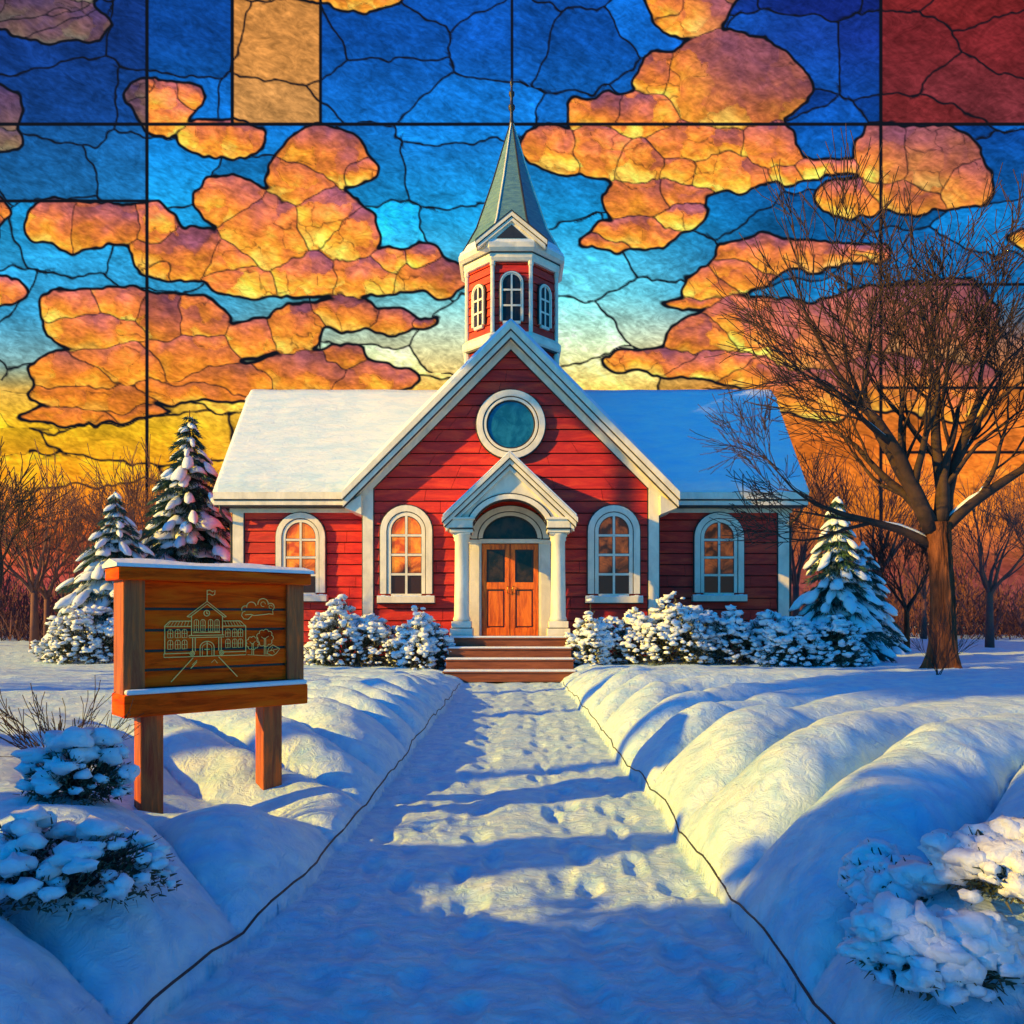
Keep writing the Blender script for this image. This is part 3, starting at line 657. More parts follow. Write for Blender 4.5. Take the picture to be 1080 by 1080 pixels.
# steeple
T = empty('steeple', (0, 2.45, 8.2)); T.parent = H
tx, ty = HX+.02, 22.45; O8 = math.pi/8; K = 1/math.cos(O8)
mb = MB(); mb.lathe(tx, ty, [(1.22*K, 7.6), (1.22*K, 9.15)], 8, 0, O8); mb.lathe(tx, ty, [(1.24*K, 9.40), (1.24*K, 11.5)], 8, 0, O8)
for z0, z1 in ((8.3, 9.1), (9.45, 11.4)):
    z = z0
    while z < z1-.05:
        mb.lathe(tx, ty, [(1.285*K, z), (1.262*K, min(z1, z+.21)-.0)], 8, 1, O8); z += .235
mb.build('tower_wall', [M['redback'], M['red']], T)
mb = MB(); mb.lathe(tx, ty, [(1.38*K, 9.10), (1.42*K, 9.14), (1.42*K, 9.30), (1.34*K, 9.40), (1.30*K, 9.44)], 8, 0, O8); mb.lathe(tx, ty, [(1.36*K, 9.05), (1.36*K, 9.10)], 8, 1, O8)
mb.build('lower_cornice', [M['trim'], M['lead']], T)
mb = MB(); mb.lathe(tx, ty, [(1.34*K, 11.40), (1.38*K, 11.48), (1.38*K, 11.60)], 8, 0, O8); mb.lathe(tx, ty, [(1.40*K, 11.60), (1.40*K, 11.63)], 8, 1, O8)
mb.lathe(tx, ty, [(1.44*K, 11.63), (1.52*K, 11.70), (1.52*K, 11.84), (1.46*K, 11.88)], 8, 0, O8)
mb.build('upper_cornice', [M['trim'], M['lead']], T)
for k in range(8):
    a = O8+k*math.pi/4; r = 1.29*K; x, y = tx+r*math.cos(a), ty+r*math.sin(a)
    mb = MB(); mb.lathe(x, y, [(.06, 9.42), (.06, 11.42)], 8, 0, a); mb.lathe(x, y, [(.08, 11.28), (.08, 11.40)], 8, 0, a)
    mb.lathe(x, y, [(.09, 8.3), (.09, 9.08)], 8, 0, a)
    mb.build('corner_post', [M['trim']], T)
mb = MB(); r0 = 1.46*K
prof = [(r0, 11.86), (1.27*K, 12.25), (1.02*K, 12.75), (.56*K, 14.2), (.04, 16.1)]
mb.lathe(tx, ty, prof, 8, 0, O8)
sp = mb.build('spire', [M['spire']], T)
for k in range(8):
    a = O8+k*math.pi/4; mb = MB(); mb.tube([(tx+(r+.0)*math.cos(a), ty+(r+.0)*math.sin(a), z+.01) for r, z in prof], [.035, .03, .03, .028, .02], 6); mb.build('spire_rib', [M['trim'] if k % 2 else M['lead']], sp)
mb = MB(); mb.lathe(tx, ty, [(.05, 15.95), (.075, 16.1), (.05, 16.2), (.045, 16.45), (.10, 16.52), (.10, 16.60), (.045, 16.66), (.04, 16.85), (.085, 16.92), (.085, 17.0), (.035, 17.05), (.03, 17.2), (.055, 17.25), (.05, 17.32), (.01, 17.42)], 12)
mb.build('finial', [M['lead']], T, True)
# snow ring clinging to the foot of the spire
mb = MB(); mb.lathe(tx, ty, [(1.50*K, 11.85), (1.49*K, 11.93), (1.40*K, 12.03), (1.30*K, 12.21)], 8, 0, O8); mb.build('spire_foot_snow', [M['puff']], T)
# little gable on the front of the spire
mb = MB(); yg = ty-1.57; gp, ge, gh = 12.66, 11.86, .98
def gch(o0, o1, y0, y1, m, ext=0):
    k = (gp-ge)/gh; e = gh+ext; z = gp-k*e
    mb.prism([(tx-e, z-o1), (tx, gp-o1), (tx, gp-o0), (tx-e, z-o0)], y0, y1, m); mb.prism([(tx, gp-o1), (tx+e, z-o1), (tx+e, z-o0), (tx, gp-o0)], y0, y1, m)
gch(0, .12, yg, ty-.5, 0); gch(.12, .15, yg+.02, yg+.1, 1); gch(.15, .25, yg+.03, yg+.12, 0, -.05); gch(-.04, -.002, yg-.01, ty-.5, 1, .02)
mb.prism([(tx-.75, ge+.0), (tx+.75, ge+.0), (tx, gp-.2)], yg+.08, yg+.5, 0); mb.prism([(tx-.42, ge+.09), (tx+.42, ge+.09), (tx, gp-.34)], yg+.06, yg+.09, 1)
mb.build('spire_gable', [M['trim'], M['lead']], T)
# tower windows (one per face in view)
for k, (aw, ah) in enumerate(((.50, 1.30), (.34, 1.1), (.34, 1.1))):
    wdw = window(tx, ty-1.29, 9.72, aw, ah, .075, M['pane_dark'], T, (2, 3), False, 'tower_window', .8)
    if k:
        ang = (-1 if k == 1 else 1)*math.pi/4
        for ch in wdw.children:
            me = ch.data; o = Vector(origin(wdw)); c = Vector((tx, ty, 0))
            for v in me.vertices:
                p = v.co+o-c; v.co = Matrix.Rotation(ang, 3, 'Z') @ p+c-o

# ------------------------------------------------------------------ wooden sign
SA = Vector((-2.56, 5.0, 0)); SBv = Vector((-1.61, 5.86, 0)); sdir = (SBv-SA).normalized(); sn = Vector((sdir.y, -sdir.x, 0)); SW = (SBv-SA).length
SG = empty('school_sign', (-2.1, 5.4, hz(-2.1, 5.4)), 'orange wooden plank sign on two posts with a pale line drawing of a school', 'sign')
def sp_(u, o, z): v = SA+sdir*u+sn*o; return (v.x, v.y, z)
def sbox(mb, u0, u1, o0, o1, z0, z1, m=0, dz=0):   # u along the board, o outward from its front; dz lifts the far end
    vs = [sp_(u0,o1,z0),sp_(u1,o1,z0+dz),sp_(u1,o0,z0+dz),sp_(u0,o0,z0),sp_(u0,o1,z1),sp_(u1,o1,z1+dz),sp_(u1,o0,z1+dz),sp_(u0,o0,z1)]
    mb.add(vs, [(0,3,2,1),(4,5,6,7),(0,1,5,4),(1,2,6,5),(2,3,7,6),(3,0,4,7)], m)
ZB, ZT = .93, 1.77; TH = -.22
mb = MB(); sbox(mb, 0, SW, TH, -.045, ZB+.02, ZT-.02); mb.build('back_box', [M['lead']], SG, bevel=.004)
zz = [ZB+.10, .995+.085, 1.215, 1.335, 1.465, 1.60, ZT-.055]
zz = [ZB+.09, 1.09, 1.22, 1.325, 1.455, 1.585, ZT-.03]
pl = empty('panel', (0, 0, ZB-SG.location.z)); pl.parent = SG
for i in range(5):
    z0 = [ZB+.09, 1.145, 1.275, 1.415, 1.56][i]; z1 = [1.127, 1.257, 1.397, 1.542, ZT-.03][i]
    mb = MB(); sbox(mb, .13, SW-.13, -.06, -.026+.003*(i % 2), z0, z1); mb.build('plank', [M['wood']], pl, bevel=.005)
for u0 in (0, SW-.13):
    mb = MB(); sbox(mb, u0-.004, u0+.134, TH-.004, 0, ZB+.0, ZT-.01); mb.build('side_frame', [M['woodv']], SG, bevel=.008)
mb = MB(); sbox(mb, -.012, SW+.012, TH-.02, .05, ZB-.10, ZB+.05); mb.build('bottom_rail', [M['wood']], SG, bevel=.01)
mb = MB(); sbox(mb, .0, SW+.005, -.0, .058, ZB+.05, ZB+.085); mb.build('rail_snow', [M['puff']], SG, bevel=.014)
mb = MB()
sbox(mb, -.05, SW+.03, TH-.03, .07, ZT-.03, ZT+.055); c = mb.build('cap', [M['wood']], SG, bevel=.01)
mb = MB()                                           # low ridged snow on the cap
for i in range(16):
    u0 = -.065+(SW+.11)*i/16; u1 = -.065+(SW+.11)*(i+1)/16; om = (TH+.04)/2
    def ht(u): return ZT+.055+.062+.008*math.sin(u*9)
    def lo(u, o): return sp_(u, o, ZT+.055)
    vs = [lo(u0,.085), lo(u1,.085), sp_(u1,.085,ZT+.078), sp_(u0,.085,ZT+.078), sp_(u1,om,ht(u1)), sp_(u0,om,ht(u0)), lo(u0,TH-.045), lo(u1,TH-.045), sp_(u1,TH-.045,ZT+.078), sp_(u0,TH-.045,ZT+.078)]
    fs = [(0,1,2,3),(3,2,4,5),(5,4,8,9),(9,8,7,6)]
    if i == 0: fs.append((0,3,5,9,6))
    if i == 15: fs.append((1,7,8,4,2))
    mb.add(vs, fs, 0)
mb.build('cap_snow', [M['puff']], c)
for u in (.19, SW-.23):
    b = sp_(u, -.11, 0); mb = MB(); sbox(mb, u-.075, u+.075, -.19, -.04, hz(b[0], b[1])-.35, ZB-.10); mb.build('post', [M['woodv']], SG, bevel=.01)
# line drawing
def emblem():
    mb = MB(); u0, u1 = .13, SW-.13; za, zb_ = ZT-.03, ZB+.09
    def MP(x, y): return Vector(sp_(u0+(x-15)/915*(u1-u0), -.018, za+(y-70)/645*(zb_-za)))
    def ln(pts, r=.0031): mb.tube([MP(*p) for p in pts], r, 5)
    def arc(cx, cy, r, a0, a1, n=10, ry=None): return [(cx+r*math.cos(R(a0+(a1-a0)*k/n)), cy-(ry or r)*math.sin(R(a0+(a1-a0)*k/n))) for k in range(n+1)]
    ln([(268,287),(392,190),(515,287)]); ln([(285,290),(392,207),(500,290)]); ln([(268,287),(285,290)]); ln([(515,287),(500,290)])
    ln([(392,190),(392,118)]); ln([(392,122),(408,118),(425,128),(443,120),(440,145),(425,152),(408,142),(392,148)])
    ln(arc(390,265,18,0,360,16)); ln([(390,252),(390,266),(400,270)])
    ln([(295,285),(295,405)]); ln([(490,285),(490,405)]); ln([(280,405),(500,405),(500,418),(280,418),(280,405)]); ln([(305,388),(475,388)])
    def win(cx, yt, yb_, w):
        ln([(cx-w/2, yb_)]+[(x, y) for x, y in arc(cx, yt+w/2, w/2, 180, 0, 8)]+[(cx+w/2, yb_), (cx-w/2, yb_)], .0022); ln([(cx, yt), (cx, yb_)], .0018); ln([(cx-w/2, (yt+yb_)/2), (cx+w/2, (yt+yb_)/2)], .0018)
    for x in (325, 366, 414, 455): win(x, 305, 382, 28)
    for x in (168, 212, 253, 525, 570, 608): win(x, 366, 418, 30); win(x, 432, 488, 30)
    for x in (302, 318, 466, 482): ln([(x, 418), (x, 506)])
    ln([(348,535),(348,480)]+arc(392,482,44,180,0,10,38)+[(436,535)]); ln([(392,445),(392,535)]); ln([(362,535),(362,485)]+arc(392,485,30,180,0,8,26)+[(422,535)], .002); ln([(375,495),(410,495)])
    ln(arc(300,519,14,0,360,12)); ln(arc(484,519,14,0,360,12)); ln(arc(300,519,6,0,360,8)); ln(arc(484,519,6,0,360,8))
    ln([(132,348),(165,315),(292,315)]); ln([(132,348),(292,348)]); ln([(135,348),(135,515)]); ln([(130,515),(286,515)]); ln([(130,515),(130,538),(645,538),(645,515),(498,515)]); ln([(643,348),(643,515)])
    ln([(495,315),(605,315),(645,348),(495,348)])
    for k in range(7): ln([(150+k*20,346),(170+k*18,317)], .0016); ln([(505+k*18,317),(515+k*20,346)], .0016)
    ln([(305,545),(172,690)]); ln([(328,572),(290,612)]); ln([(330,560),(300,590)], .002); ln([(465,545),(587,678)]); ln([(420,580),(440,562),(458,586)], .002)
    ln([(690,275),(660,305),(630,302),(615,280),(622,258),(640,250)]); ln(arc(640,240,24,200,70,6)); ln(arc(682,222,32,190,10,10)); ln(arc(762,202,36,190,-10,12)); ln(arc(815,222,25,120,-60,8)); ln([(828,250),(832,272),(805,268),(780,272),(700,280),(680,272),(640,275)])
    ln(arc(762,204,16,0,300,10), .002); ln(arc(815,222,12,0,300,8), .002)
    def tree(cx, cy, r, yb_):
        pts = []
        for k in range(9):
            a = 360*k/9; pts += arc(cx+r*math.cos(R(a)), cy-r*math.sin(R(a)), r*.42, a-80, a+80, 5)
        ln(pts+[pts[0]], .0024); ln([(cx-5, yb_), (cx-4, cy)], .0024); ln([(cx+7, yb_), (cx+5, cy)], .0024); ln([(cx, cy+10), (cx-r*.6, cy-8)], .002); ln([(cx, cy+6), (cx+r*.6, cy-12)], .002)
    tree(690, 462, 32, 540); tree(775, 430, 42, 542)
    ln([(790,535),(800,500),(830,478),(880,505),(855,535),(830,550),(790,535)]); ln([(800,520),(865,505)], .002); ln([(815,515),(830,492)], .002); ln([(830,512),(842,530)], .002); ln([(655,538),(790,550),(830,550)], .002)
    mb.build('emblem', [M['emblem']], pl)
emblem()

# ------------------------------------------------------------------ plants
def ico(sub):
    import bmesh
    bm = bmesh.new(); bmesh.ops.create_icosphere(bm, subdivisions=sub, radius=1.0)
    v = np.array([p.co[:] for p in bm.verts]); f = np.array([[q.index for q in p.verts] for p in bm.faces]); bm.free(); return v, f
IC = {1: ico(1), 2: ico(2), 3: ico(3)}
class NB:
    """numpy mesh collector"""
    def __init__(s): s.V = []; s.F = []; s.n = 0
    def add(s, v, f): s.V.append(v); s.F.append(f+s.n); s.n += len(v)
    def build(s, name, m, parent, smooth=True):
        V = np.concatenate(s.V)-np.array(origin(parent)); F = np.concatenate(s.F); k = F.shape[1]
        me = bpy.data.meshes.new(name); me.vertices.add(len(V)); me.vertices.foreach_set('co', V.ravel()); nf = len(F)
        me.loops.add(nf*k); me.loops.foreach_set('vertex_index', F.ravel().astype(np.int32)); me.polygons.add(nf)
        me.polygons.foreach_set('loop_start', np.arange(nf)*k); me.polygons.foreach_set('loop_total', np.full(nf, k))
        me.polygons.foreach_set('use_smooth', np.full(nf, smooth)); me.update(calc_edges=True)
        me.materials.append(m); o = bpy.data.objects.new(name, me); COL.objects.link(o); o.parent = parent; return o
def lumpy(v, seed, amp=.25, fr=2.2):
    a = vnoise(v[:, 0]*fr+seed*3.1+v[:, 2]*1.3, v[:, 1]*fr+seed*1.7, 1.0, int(seed) % 97, 2); return v*(1+amp*a)[:, None]
def blades(P, D, L, Wd, rs):
    """thin double-triangle blades (quads) starting at P pointing D"""
    n = len(P); r = rs.normal(size=(n, 3)); s = np.cross(D, r); s /= np.linalg.norm(s, axis=1)[:, None]+1e-9
    a = P-s*Wd[:, None]*.5; b = P+s*Wd[:, None]*.5; q = P+D*L[:, None]
    c = q+s*Wd[:, None]*.12; d = q-s*Wd[:, None]*.12
    V = np.stack([a, b, c, d], 1).reshape(-1, 3); F = np.arange(n*4).reshape(-1, 4); return V, F
def spruce(x, y, h, rad, seed, label, density=1.0):
    rs = np.random.RandomState(seed); z0 = hz(x, y)
    r = empty('spruce_tree', (x, y, z0), label, 'spruce tree')
    mb = MB(); mb.tube([(x, y, z0-.1), (x+.03, y, z0+h*.5), (x, y, z0+h*.99)], [.13*h/6, .07*h/6, .012], 10); mb.build('trunk', [M['bark']], r, True)
    nb = NB(); sb = NB(); tiers = int(9+h*1.7)
    for i in range(tiers):
        f = (i+.4)/tiers; z = z0+h*(.05+.93*f**.93); R0 = rad*(1-f)**.92*(1+.10*math.sin(i*2.4))+.05
        nbgh = max(5, int((5+11*(1-f))*density)); a0 = rs.uniform(0, 6.28)
        for k in range(nbgh):
            a = a0+6.283*k/nbgh+rs.uniform(-.2, .2); Lb = R0*rs.uniform(.78, 1.12); dz = Lb*rs.uniform(.32, .5)+.02
            zz = z+rs.uniform(-.08, .08)*h/6
            ca, sa = math.cos(a), math.sin(a)
            t = np.linspace(.12, 1, 9)
            cen = np.stack([x+ca*Lb*t, y+sa*Lb*t, zz-dz*t**1.7+.03], 1)
            # needles
            nn = int(max(26, 120*Lb)*density); tt = rs.uniform(.08, 1.03, nn)
            P = np.stack([x+ca*Lb*tt, y+sa*Lb*tt, zz-dz*tt**1.7], 1); wdt = .30*Lb*(1.05-tt)+.07
            side = rs.uniform(-1, 1, nn); P[:, 0] += -sa*side*wdt; P[:, 1] += ca*side*wdt; P[:, 2] += -abs(side)*wdt*.45-rs.uniform(0, .10, nn)
            D = np.stack([ca*.9-sa*side*.9, sa*.9+ca*side*.9, -.75+rs.normal(0, .3, nn)], 1); D /= np.linalg.norm(D, axis=1)[:, None]
            nb.add(*blades(P, D, rs.uniform(.10, .24, nn)*(.6+.06*h), rs.uniform(.025, .05, nn)*(.6+.06*h), rs))
            # snow pads along the bough
            npad = 1 if Lb < .35 else (2 if Lb < .9 else 3)
            for q in range(npad):
                if rs.rand() < .40: continue
                tc_ = (.35+.6*q/max(1, npad-1)) if npad > 1 else .6
                tc_ += rs.uniform(-.06, .06)
                c = np.array([x+ca*Lb*tc_, y+sa*Lb*tc_, zz-dz*tc_**1.7+.05])
                sl_ = -dz*1.7*tc_**.7/Lb
                v, fc = IC[2]; v = lumpy(v, rs.uniform(0, 90), .38, 2.0)
                rl = (.46*Lb/npad+.05)*rs.uniform(.85, 1.2); rw_ = (.22*Lb+.04)*rs.uniform(.6, 1.15)*(1.1-.25*q); rh = (.05+.03*Lb)*rs.uniform(.8, 1.3)
                lx = v[:, 0]*rl; ly = v[:, 1]*rw_; lz = v[:, 2]*rh+lx*sl_-(ly/rw_)**2*rw_*.45-np.clip(lx/rl, 0, 1)**2*rl*.15
                Vv = np.stack([c[0]+ca*lx-sa*ly, c[1]+sa*lx+ca*ly, c[2]+lz], 1); sb.add(Vv, fc)
    nb.build('crown', M['needle'], r, False); sb.build('snow_pads', M['puff'], r)
    return r
spruce(-10.2, 24.0, 7.75, 2.95, 1, 'tallest snow-laden spruce, just left of the schoolhouse', 1.1)
spruce(-11.5, 22.0, 4.9, 2.1, 2, 'smaller snowy spruce at the far left, rising behind the wooden sign')
spruce(8.1, 18.9, 4.2, 1.25, 3, 'snow-laden spruce standing at the right-hand corner of the schoolhouse')
spruce(11.1, 24.0, 3.5, 1.35, 4, 'small dark spruce behind the bushes, between the schoolhouse and the big bare tree')

def shrub(x, y, rx, ry, h, seed, label, group=None, name='shrub', npuff=260, nleaf=3200, cover=.0, ps=1.0, zoff=0, pm_=2.6, lf=1.0):
    rs = np.random.RandomState(seed); z0 = hz(x, y)+zoff
    r = empty(name, (x, y, z0), label, 'shrub', group)
    nb = NB(); sb = NB()
    def shell(n, lo):
        a = rs.uniform(0, 6.283, n); u = rs.uniform(lo, 1, n); s = np.sqrt(np.clip(1-u*u, 0, 1))**.62; return np.stack([np.cos(a)*s, np.sin(a)*s, u], 1)
    hs = rs.uniform(0, 50)
    def bump(d): return 1+.16*np.sin(d[:, 0]*5+hs)+.12*np.sin(d[:, 1]*6+hs*2)+.12*np.sin(d[:, 0]*11+d[:, 2]*7+hs)
    d = shell(nleaf, -.05); k = bump(d)*rs.uniform(.35, 1.0, nleaf)**.6
    P = np.stack([x+d[:, 0]*rx*k, y+d[:, 1]*ry*k, z0+np.clip(d[:, 2]*h*k, -.02, 9)], 1)
    D = d+rs.normal(0, .6, (nleaf, 3)); D /= np.linalg.norm(D, axis=1)[:, None]
    nb.add(*blades(P, D, rs.uniform(.05, .14, nleaf)*ps*lf, rs.uniform(.018, .045, nleaf)*ps*lf, rs))
    mb = MB()
    for q in range(26):
        a = rs.uniform(0, 6.28); el = rs.uniform(.25, 1.4); dd = np.array([[math.cos(a)*math.cos(el), math.sin(a)*math.cos(el), math.sin(el)]]); kk = float(bump(dd)[0])*rs.uniform(.9, 1.15); dd = dd[0]
        p1 = (x+dd[0]*rx*kk, y+dd[1]*ry*kk, z0+dd[2]*h*kk); pm = (x+dd[0]*rx*kk*.4, y+dd[1]*ry*kk*.4, z0+dd[2]*h*kk*.55)
        mb.tube([(x, y, z0-.05), pm, p1], [.02*ps, .012*ps, .004*ps], 5)
    mb.build('stems', [M['twig']], r)
    npuff = int(npuff*pm_); d = shell(npuff, .02); keep = rs.uniform(0, 1, npuff) < (.40+.75*d[:, 2]+cover); d = d[keep]; k = bump(d)*rs.uniform(.88, 1.04, len(d))
    for i in range(len(d)):
        s = rs.uniform(.03, .085)*(.75+.5*d[i, 2])*ps; v, fc = IC[2]; v = lumpy(v, rs.uniform(0, 90), .75, 2.8)
        v = v*np.array([s*rs.uniform(.8, 1.5), s*rs.uniform(.8, 1.4), s*rs.uniform(.55, .8)])
        sb.add(v+np.array([x+d[i, 0]*rx*k[i], y+d[i, 1]*ry*k[i], z0+d[i, 2]*h*k[i]]), fc)
    nb.build('foliage', M['leaf'], r, False); sb.build('snow_clumps', M['puff'], r)
    return r
shrub(-4.05, 18.7, 1.15, .75, 1.22, 11, 'wide snow-covered shrub below the left front windows, next to the sign', npuff=420, nleaf=5200)
shrub(-2.2, 18.2, .74, .6, 1.10, 12, 'round snow-covered shrub just left of the porch steps', npuff=260, nleaf=3400)
shrub(1.86, 18.2, .50, .5, 1.12, 13, 'narrow snow-covered shrub just right of the porch steps', npuff=170, nleaf=2200)
shrub(3.75, 18.5, 1.45, .8, 1.25, 14, 'widest snow-covered shrub, under the right front window', npuff=520, nleaf=6500)
shrub(5.75, 18.4, 1.05, .7, 1.08, 15, 'snow-covered shrub below the window of the right wing', npuff=340, nleaf=4600)
shrub(7.0, 17.6, 1.15, .7, .95, 16, 'low snowy shrub in front of the spruce at the right corner', npuff=330, nleaf=4600)
shrub(-11.2, 20.2, 1.4, .9, 1.2, 17, 'snowy brush at the far left below the smaller spruce', npuff=300, nleaf=3600)
# near bushes, half buried
shrub(1.42, 2.80, .17, .17, .14, 21, 'snow-capped bush half buried at the edge of the right bank', npuff=110, nleaf=2600, ps=.55, cover=-.1, lf=.55)
shrub(1.33, 2.42, .22, .18, .15, 22, 'snow-heaped bush at the bottom right, nearest the viewer', npuff=150, nleaf=3200, ps=.6, cover=-.12, lf=.55)
shrub(1.72, 2.55, .22, .20, .14, 25, 'snowy bush at the right edge beside the corner bushes', npuff=110, nleaf=2600, ps=.6, cover=-.12, lf=.55)
shrub(-2.25, 3.95, .24, .22, .30, 23, 'dark bush with a snow cap at the left edge, below the sign', npuff=60, nleaf=2400, ps=.6, cover=-.1, lf=.55)
shrub(-1.75, 3.0, .34, .26, .22, 24, 'dark twiggy bush poking through snow in the bottom left corner', npuff=60, nleaf=2600, ps=.55, cover=-.1, lf=.55)

# bare trees
def grow(mb, rs, p, d, r, L, depth, up=.12, spread=.6, nseg=6, rmin=.006, sides=6, snow=None):
    pts = [Vector(p)]; rad = [r]; d = Vector(d).normalized(); q = Vector(p)
    for i in range(nseg):
        d = (d+Vector(rs.normal(0, .13, 3))+Vector((0, 0, up))).normalized(); q = q+d*(L/nseg); pts.append(q.copy()); rad.append(max(rmin, r*(1-.62*(i+1)/nseg)))
    mb.tube(pts, rad, sides if r > .03 else 4)
    if snow is not None and r > .05:
        sp = [(a+Vector((0, 0, b*.75))) for a, b in zip(pts, rad)]
        snow.tube(sp[:4], [b*.60 for b in rad[:3]]+[rad[3]*.25], 6)
    if depth <= 0: return
    nch = 3 if depth > 1 else 4
    for k in range(nch+1):
        t = 1.0 if k == 0 else rs.uniform(.28, .95); i = min(nseg-1, int(t*nseg)); b = pts[i].lerp(pts[i+1], t*nseg-i) if t < 1 else pts[-1]
        loc = (pts[min(i+1, nseg)]-pts[max(0, i-1)]).normalized()
        side = Vector(rs.normal(0, 1, 3)); side = (side-loc*side.dot(loc)).normalized()
        nd = loc+side*spread*rs.uniform(.5, 1.15)*(0.5 if k == 0 else 1)
        rr = rad[min(i+1, nseg)]*(.85 if k == 0 else .62)
        grow(mb, rs, b, nd, max(rmin, rr), L*rs.uniform(.55, .82), depth-1, up, spread, max(3, nseg-1), rmin, sides, snow)
def bigtree():
    x, y = 7.32, 12.9; z0 = hz(x, y); rs = np.random.RandomState(5)
    r = empty('bare_tree', (x, y, z0), 'large leafless tree with a thick brown trunk at the right edge of the yard', 'tree')
    n = 60; ns = 96; pts = []; vs = []
    for i in range(n+1):
        f = i/n; c = (x+.05*math.sin(f*3)-.10*f, y, z0-.12+f*2.6); pts.append(c)
        a = np.arange(ns)*2*np.pi/ns; rr0 = .205*(1-.20*f)+.05*max(0, f-.8)*5
        flare = math.exp(-f*11)*(.13+.12*np.maximum(0, np.sin(a*5+.6))**2)
        rg = vnoise(np.cos(a)*3.2+np.sin(a)*1.1+f*.7, np.sin(a)*3.2+f*1.8, .42, 83, 3)
        ra = rr0*(1+.11*(np.abs(rg)*2-.6))+flare
        vs.append(np.stack([c[0]+ra*np.cos(a), c[1]+ra*np.sin(a), np.full(ns, c[2])], 1))
    vs = np.concatenate(vs); fs = [(i*ns+k, i*ns+(k+1) % ns, (i+1)*ns+(k+1) % ns, (i+1)*ns+k) for i in range(n) for k in range(ns)]
    link_mesh('trunk', vs, fs, [M['bark']], None, r, True)
    top = Vector(pts[-1]); mb = MB(); sn_ = MB()
    limbs = [((-1.0, -.1, 1.1), .17, 3.0, 0), ((-.55, .2, 1.15), .14, 3.0, .1), ((-.05, -.2, 1.3), .15, 2.9, 0), ((.5, .1, 1.0), .16, 2.8, 0), ((1.1, -.1, .9), .13, 2.6, 0), ((-.8, .5, .8), .10, 2.5, -.25), ((-.25, .5, 1.2), .11, 2.7, -.1), ((.25, -.4, 1.25), .11, 2.6, 0)]
    for d, rr, L, dz in limbs:
        grow(mb, rs, top+Vector((d[0]*.08, d[1]*.08, -.12+dz)), d, rr*.9, L*.82, 4, .05, .62, 7, .0065, 8, sn_)
    mb.build('crown', [M['twig']], r, True); sn_.build('branch_snow', [M['puff']], r, True)
bigtree()
def bare(x, y, h, seed, label, group=None, m='fartwig', depth=4, lean=(0, 0), name='bare_tree', r0=None):
    rs = np.random.RandomState(seed); z0 = hz(x, y); r = empty(name, (x, y, z0), label, 'tree', group)
    r0 = r0 or h*.018; tr = MB(); tp = Vector((x+lean[0], y+lean[1], z0+h*.30))
    tr.tube([(x, y, z0-.1), (x+lean[0]*.4, y, z0+h*.15), tp], [r0*1.35, r0*1.05, r0*.9], 9); tr.build('trunk', [M['bark'] if m != 'fartwig' else M['fartwig']], r, True)
    mb = MB()
    for k in range(5):
        a = k*1.26+rs.uniform(-.3, .3); grow(mb, rs, tp-Vector((0, 0, .05*k)), (math.cos(a)*.6, math.sin(a)*.6, 1.1), r0*.62, h*.30, depth-1, .08, .55, 5, .009, 6)
    mb.build('crown', [M[m]], r); return r
bare(-12.3, 17.5, 5.6, 31, 'crooked bare tree at the far left edge behind the sign', m='twig', lean=(.4, 0))
bare(12.8, 24.6, 4.6, 32, 'thin bare tree standing behind the big tree on the right', m='twig')
rr_ = random.Random(5)
LG = 'bare trees in the wood left of the schoolhouse'; RG = 'bare trees in the wood right of the schoolhouse'
proto = [bare(-15, 30, 7.4, 41, 'leafless purplish tree in the wood behind the spruces on the left', LG, depth=4), bare(-19, 31, 6.4, 42, 'leafless purplish tree in the wood behind the spruces on the left', LG, depth=4)]
def dup(src, x, y, s, rz, label, group):
    o = src.copy(); COL.objects.link(o); o.location = (x, y, hz(x, y)); o.scale = (s, s, s); o.rotation_euler = (0, 0, rz); o['label'] = label; o['group'] = group
    for ch in src.children:
        c = ch.copy(); COL.objects.link(c); c.parent = o
    return o
for i, (x, y) in enumerate(((-12.6, 27), (-17, 27), (-21.5, 29), (-14.3, 34), (-19.5, 36), (-25, 34), (-13.0, 37), (-23, 39), (-29, 38), (-17.5, 41))):
    dup(proto[i % 2], x, y, rr_.uniform(.8, 1.15), rr_.uniform(0, 6.28), 'leafless purplish tree in the wood behind the spruces on the left', LG)
for i, (x, y) in enumerate(((13.4, 28), (17.0, 27), (21, 29), (15.0, 34), (19.0, 35), (24, 34), (13.0, 38), (23.5, 40), (29, 38), (18, 42), (11.6, 31))):
    dup(proto[i % 2], x, y, rr_.uniform(.75, 1.1), rr_.uniform(0, 6.28), 'leafless purplish tree in the wood beyond the big tree on the right', RG)
# far brush seen as one mass
def thicket():
    rs = np.random.RandomState(9); nb = NB()
    for side in (-1, 1):
        n = 26000; x = side*rs.uniform(9.5, 62, n); y = rs.uniform(34, 48, n)+abs(x)*.1
        hh = (2.2+1.2*np.sin(x*.35)+.8*np.sin(x*.9+1))*1.0
        z = .2+hh*rs.uniform(0, 1, n)**1.3; P = np.stack([x, y, z], 1)
        D = np.stack([rs.normal(0, .45, n), rs.normal(0, .3, n), rs.uniform(.5, 1.2, n)], 1); D /= np.linalg.norm(D, axis=1)[:, None]
        nb.add(*blades(P, D, rs.uniform(.4, 1.3, n), rs.uniform(.03, .09, n), rs))
    root = bpy.data.objects.new('tmp', None)
    V = np.concatenate(nb.V); F = np.concatenate(nb.F)
    o = link_mesh('brushwood', V, F.tolist(), [M['thicket']]); tag(o, 'far purplish brushwood along the back of the snowy yard', 'brushwood', kind='stuff')
thicket()
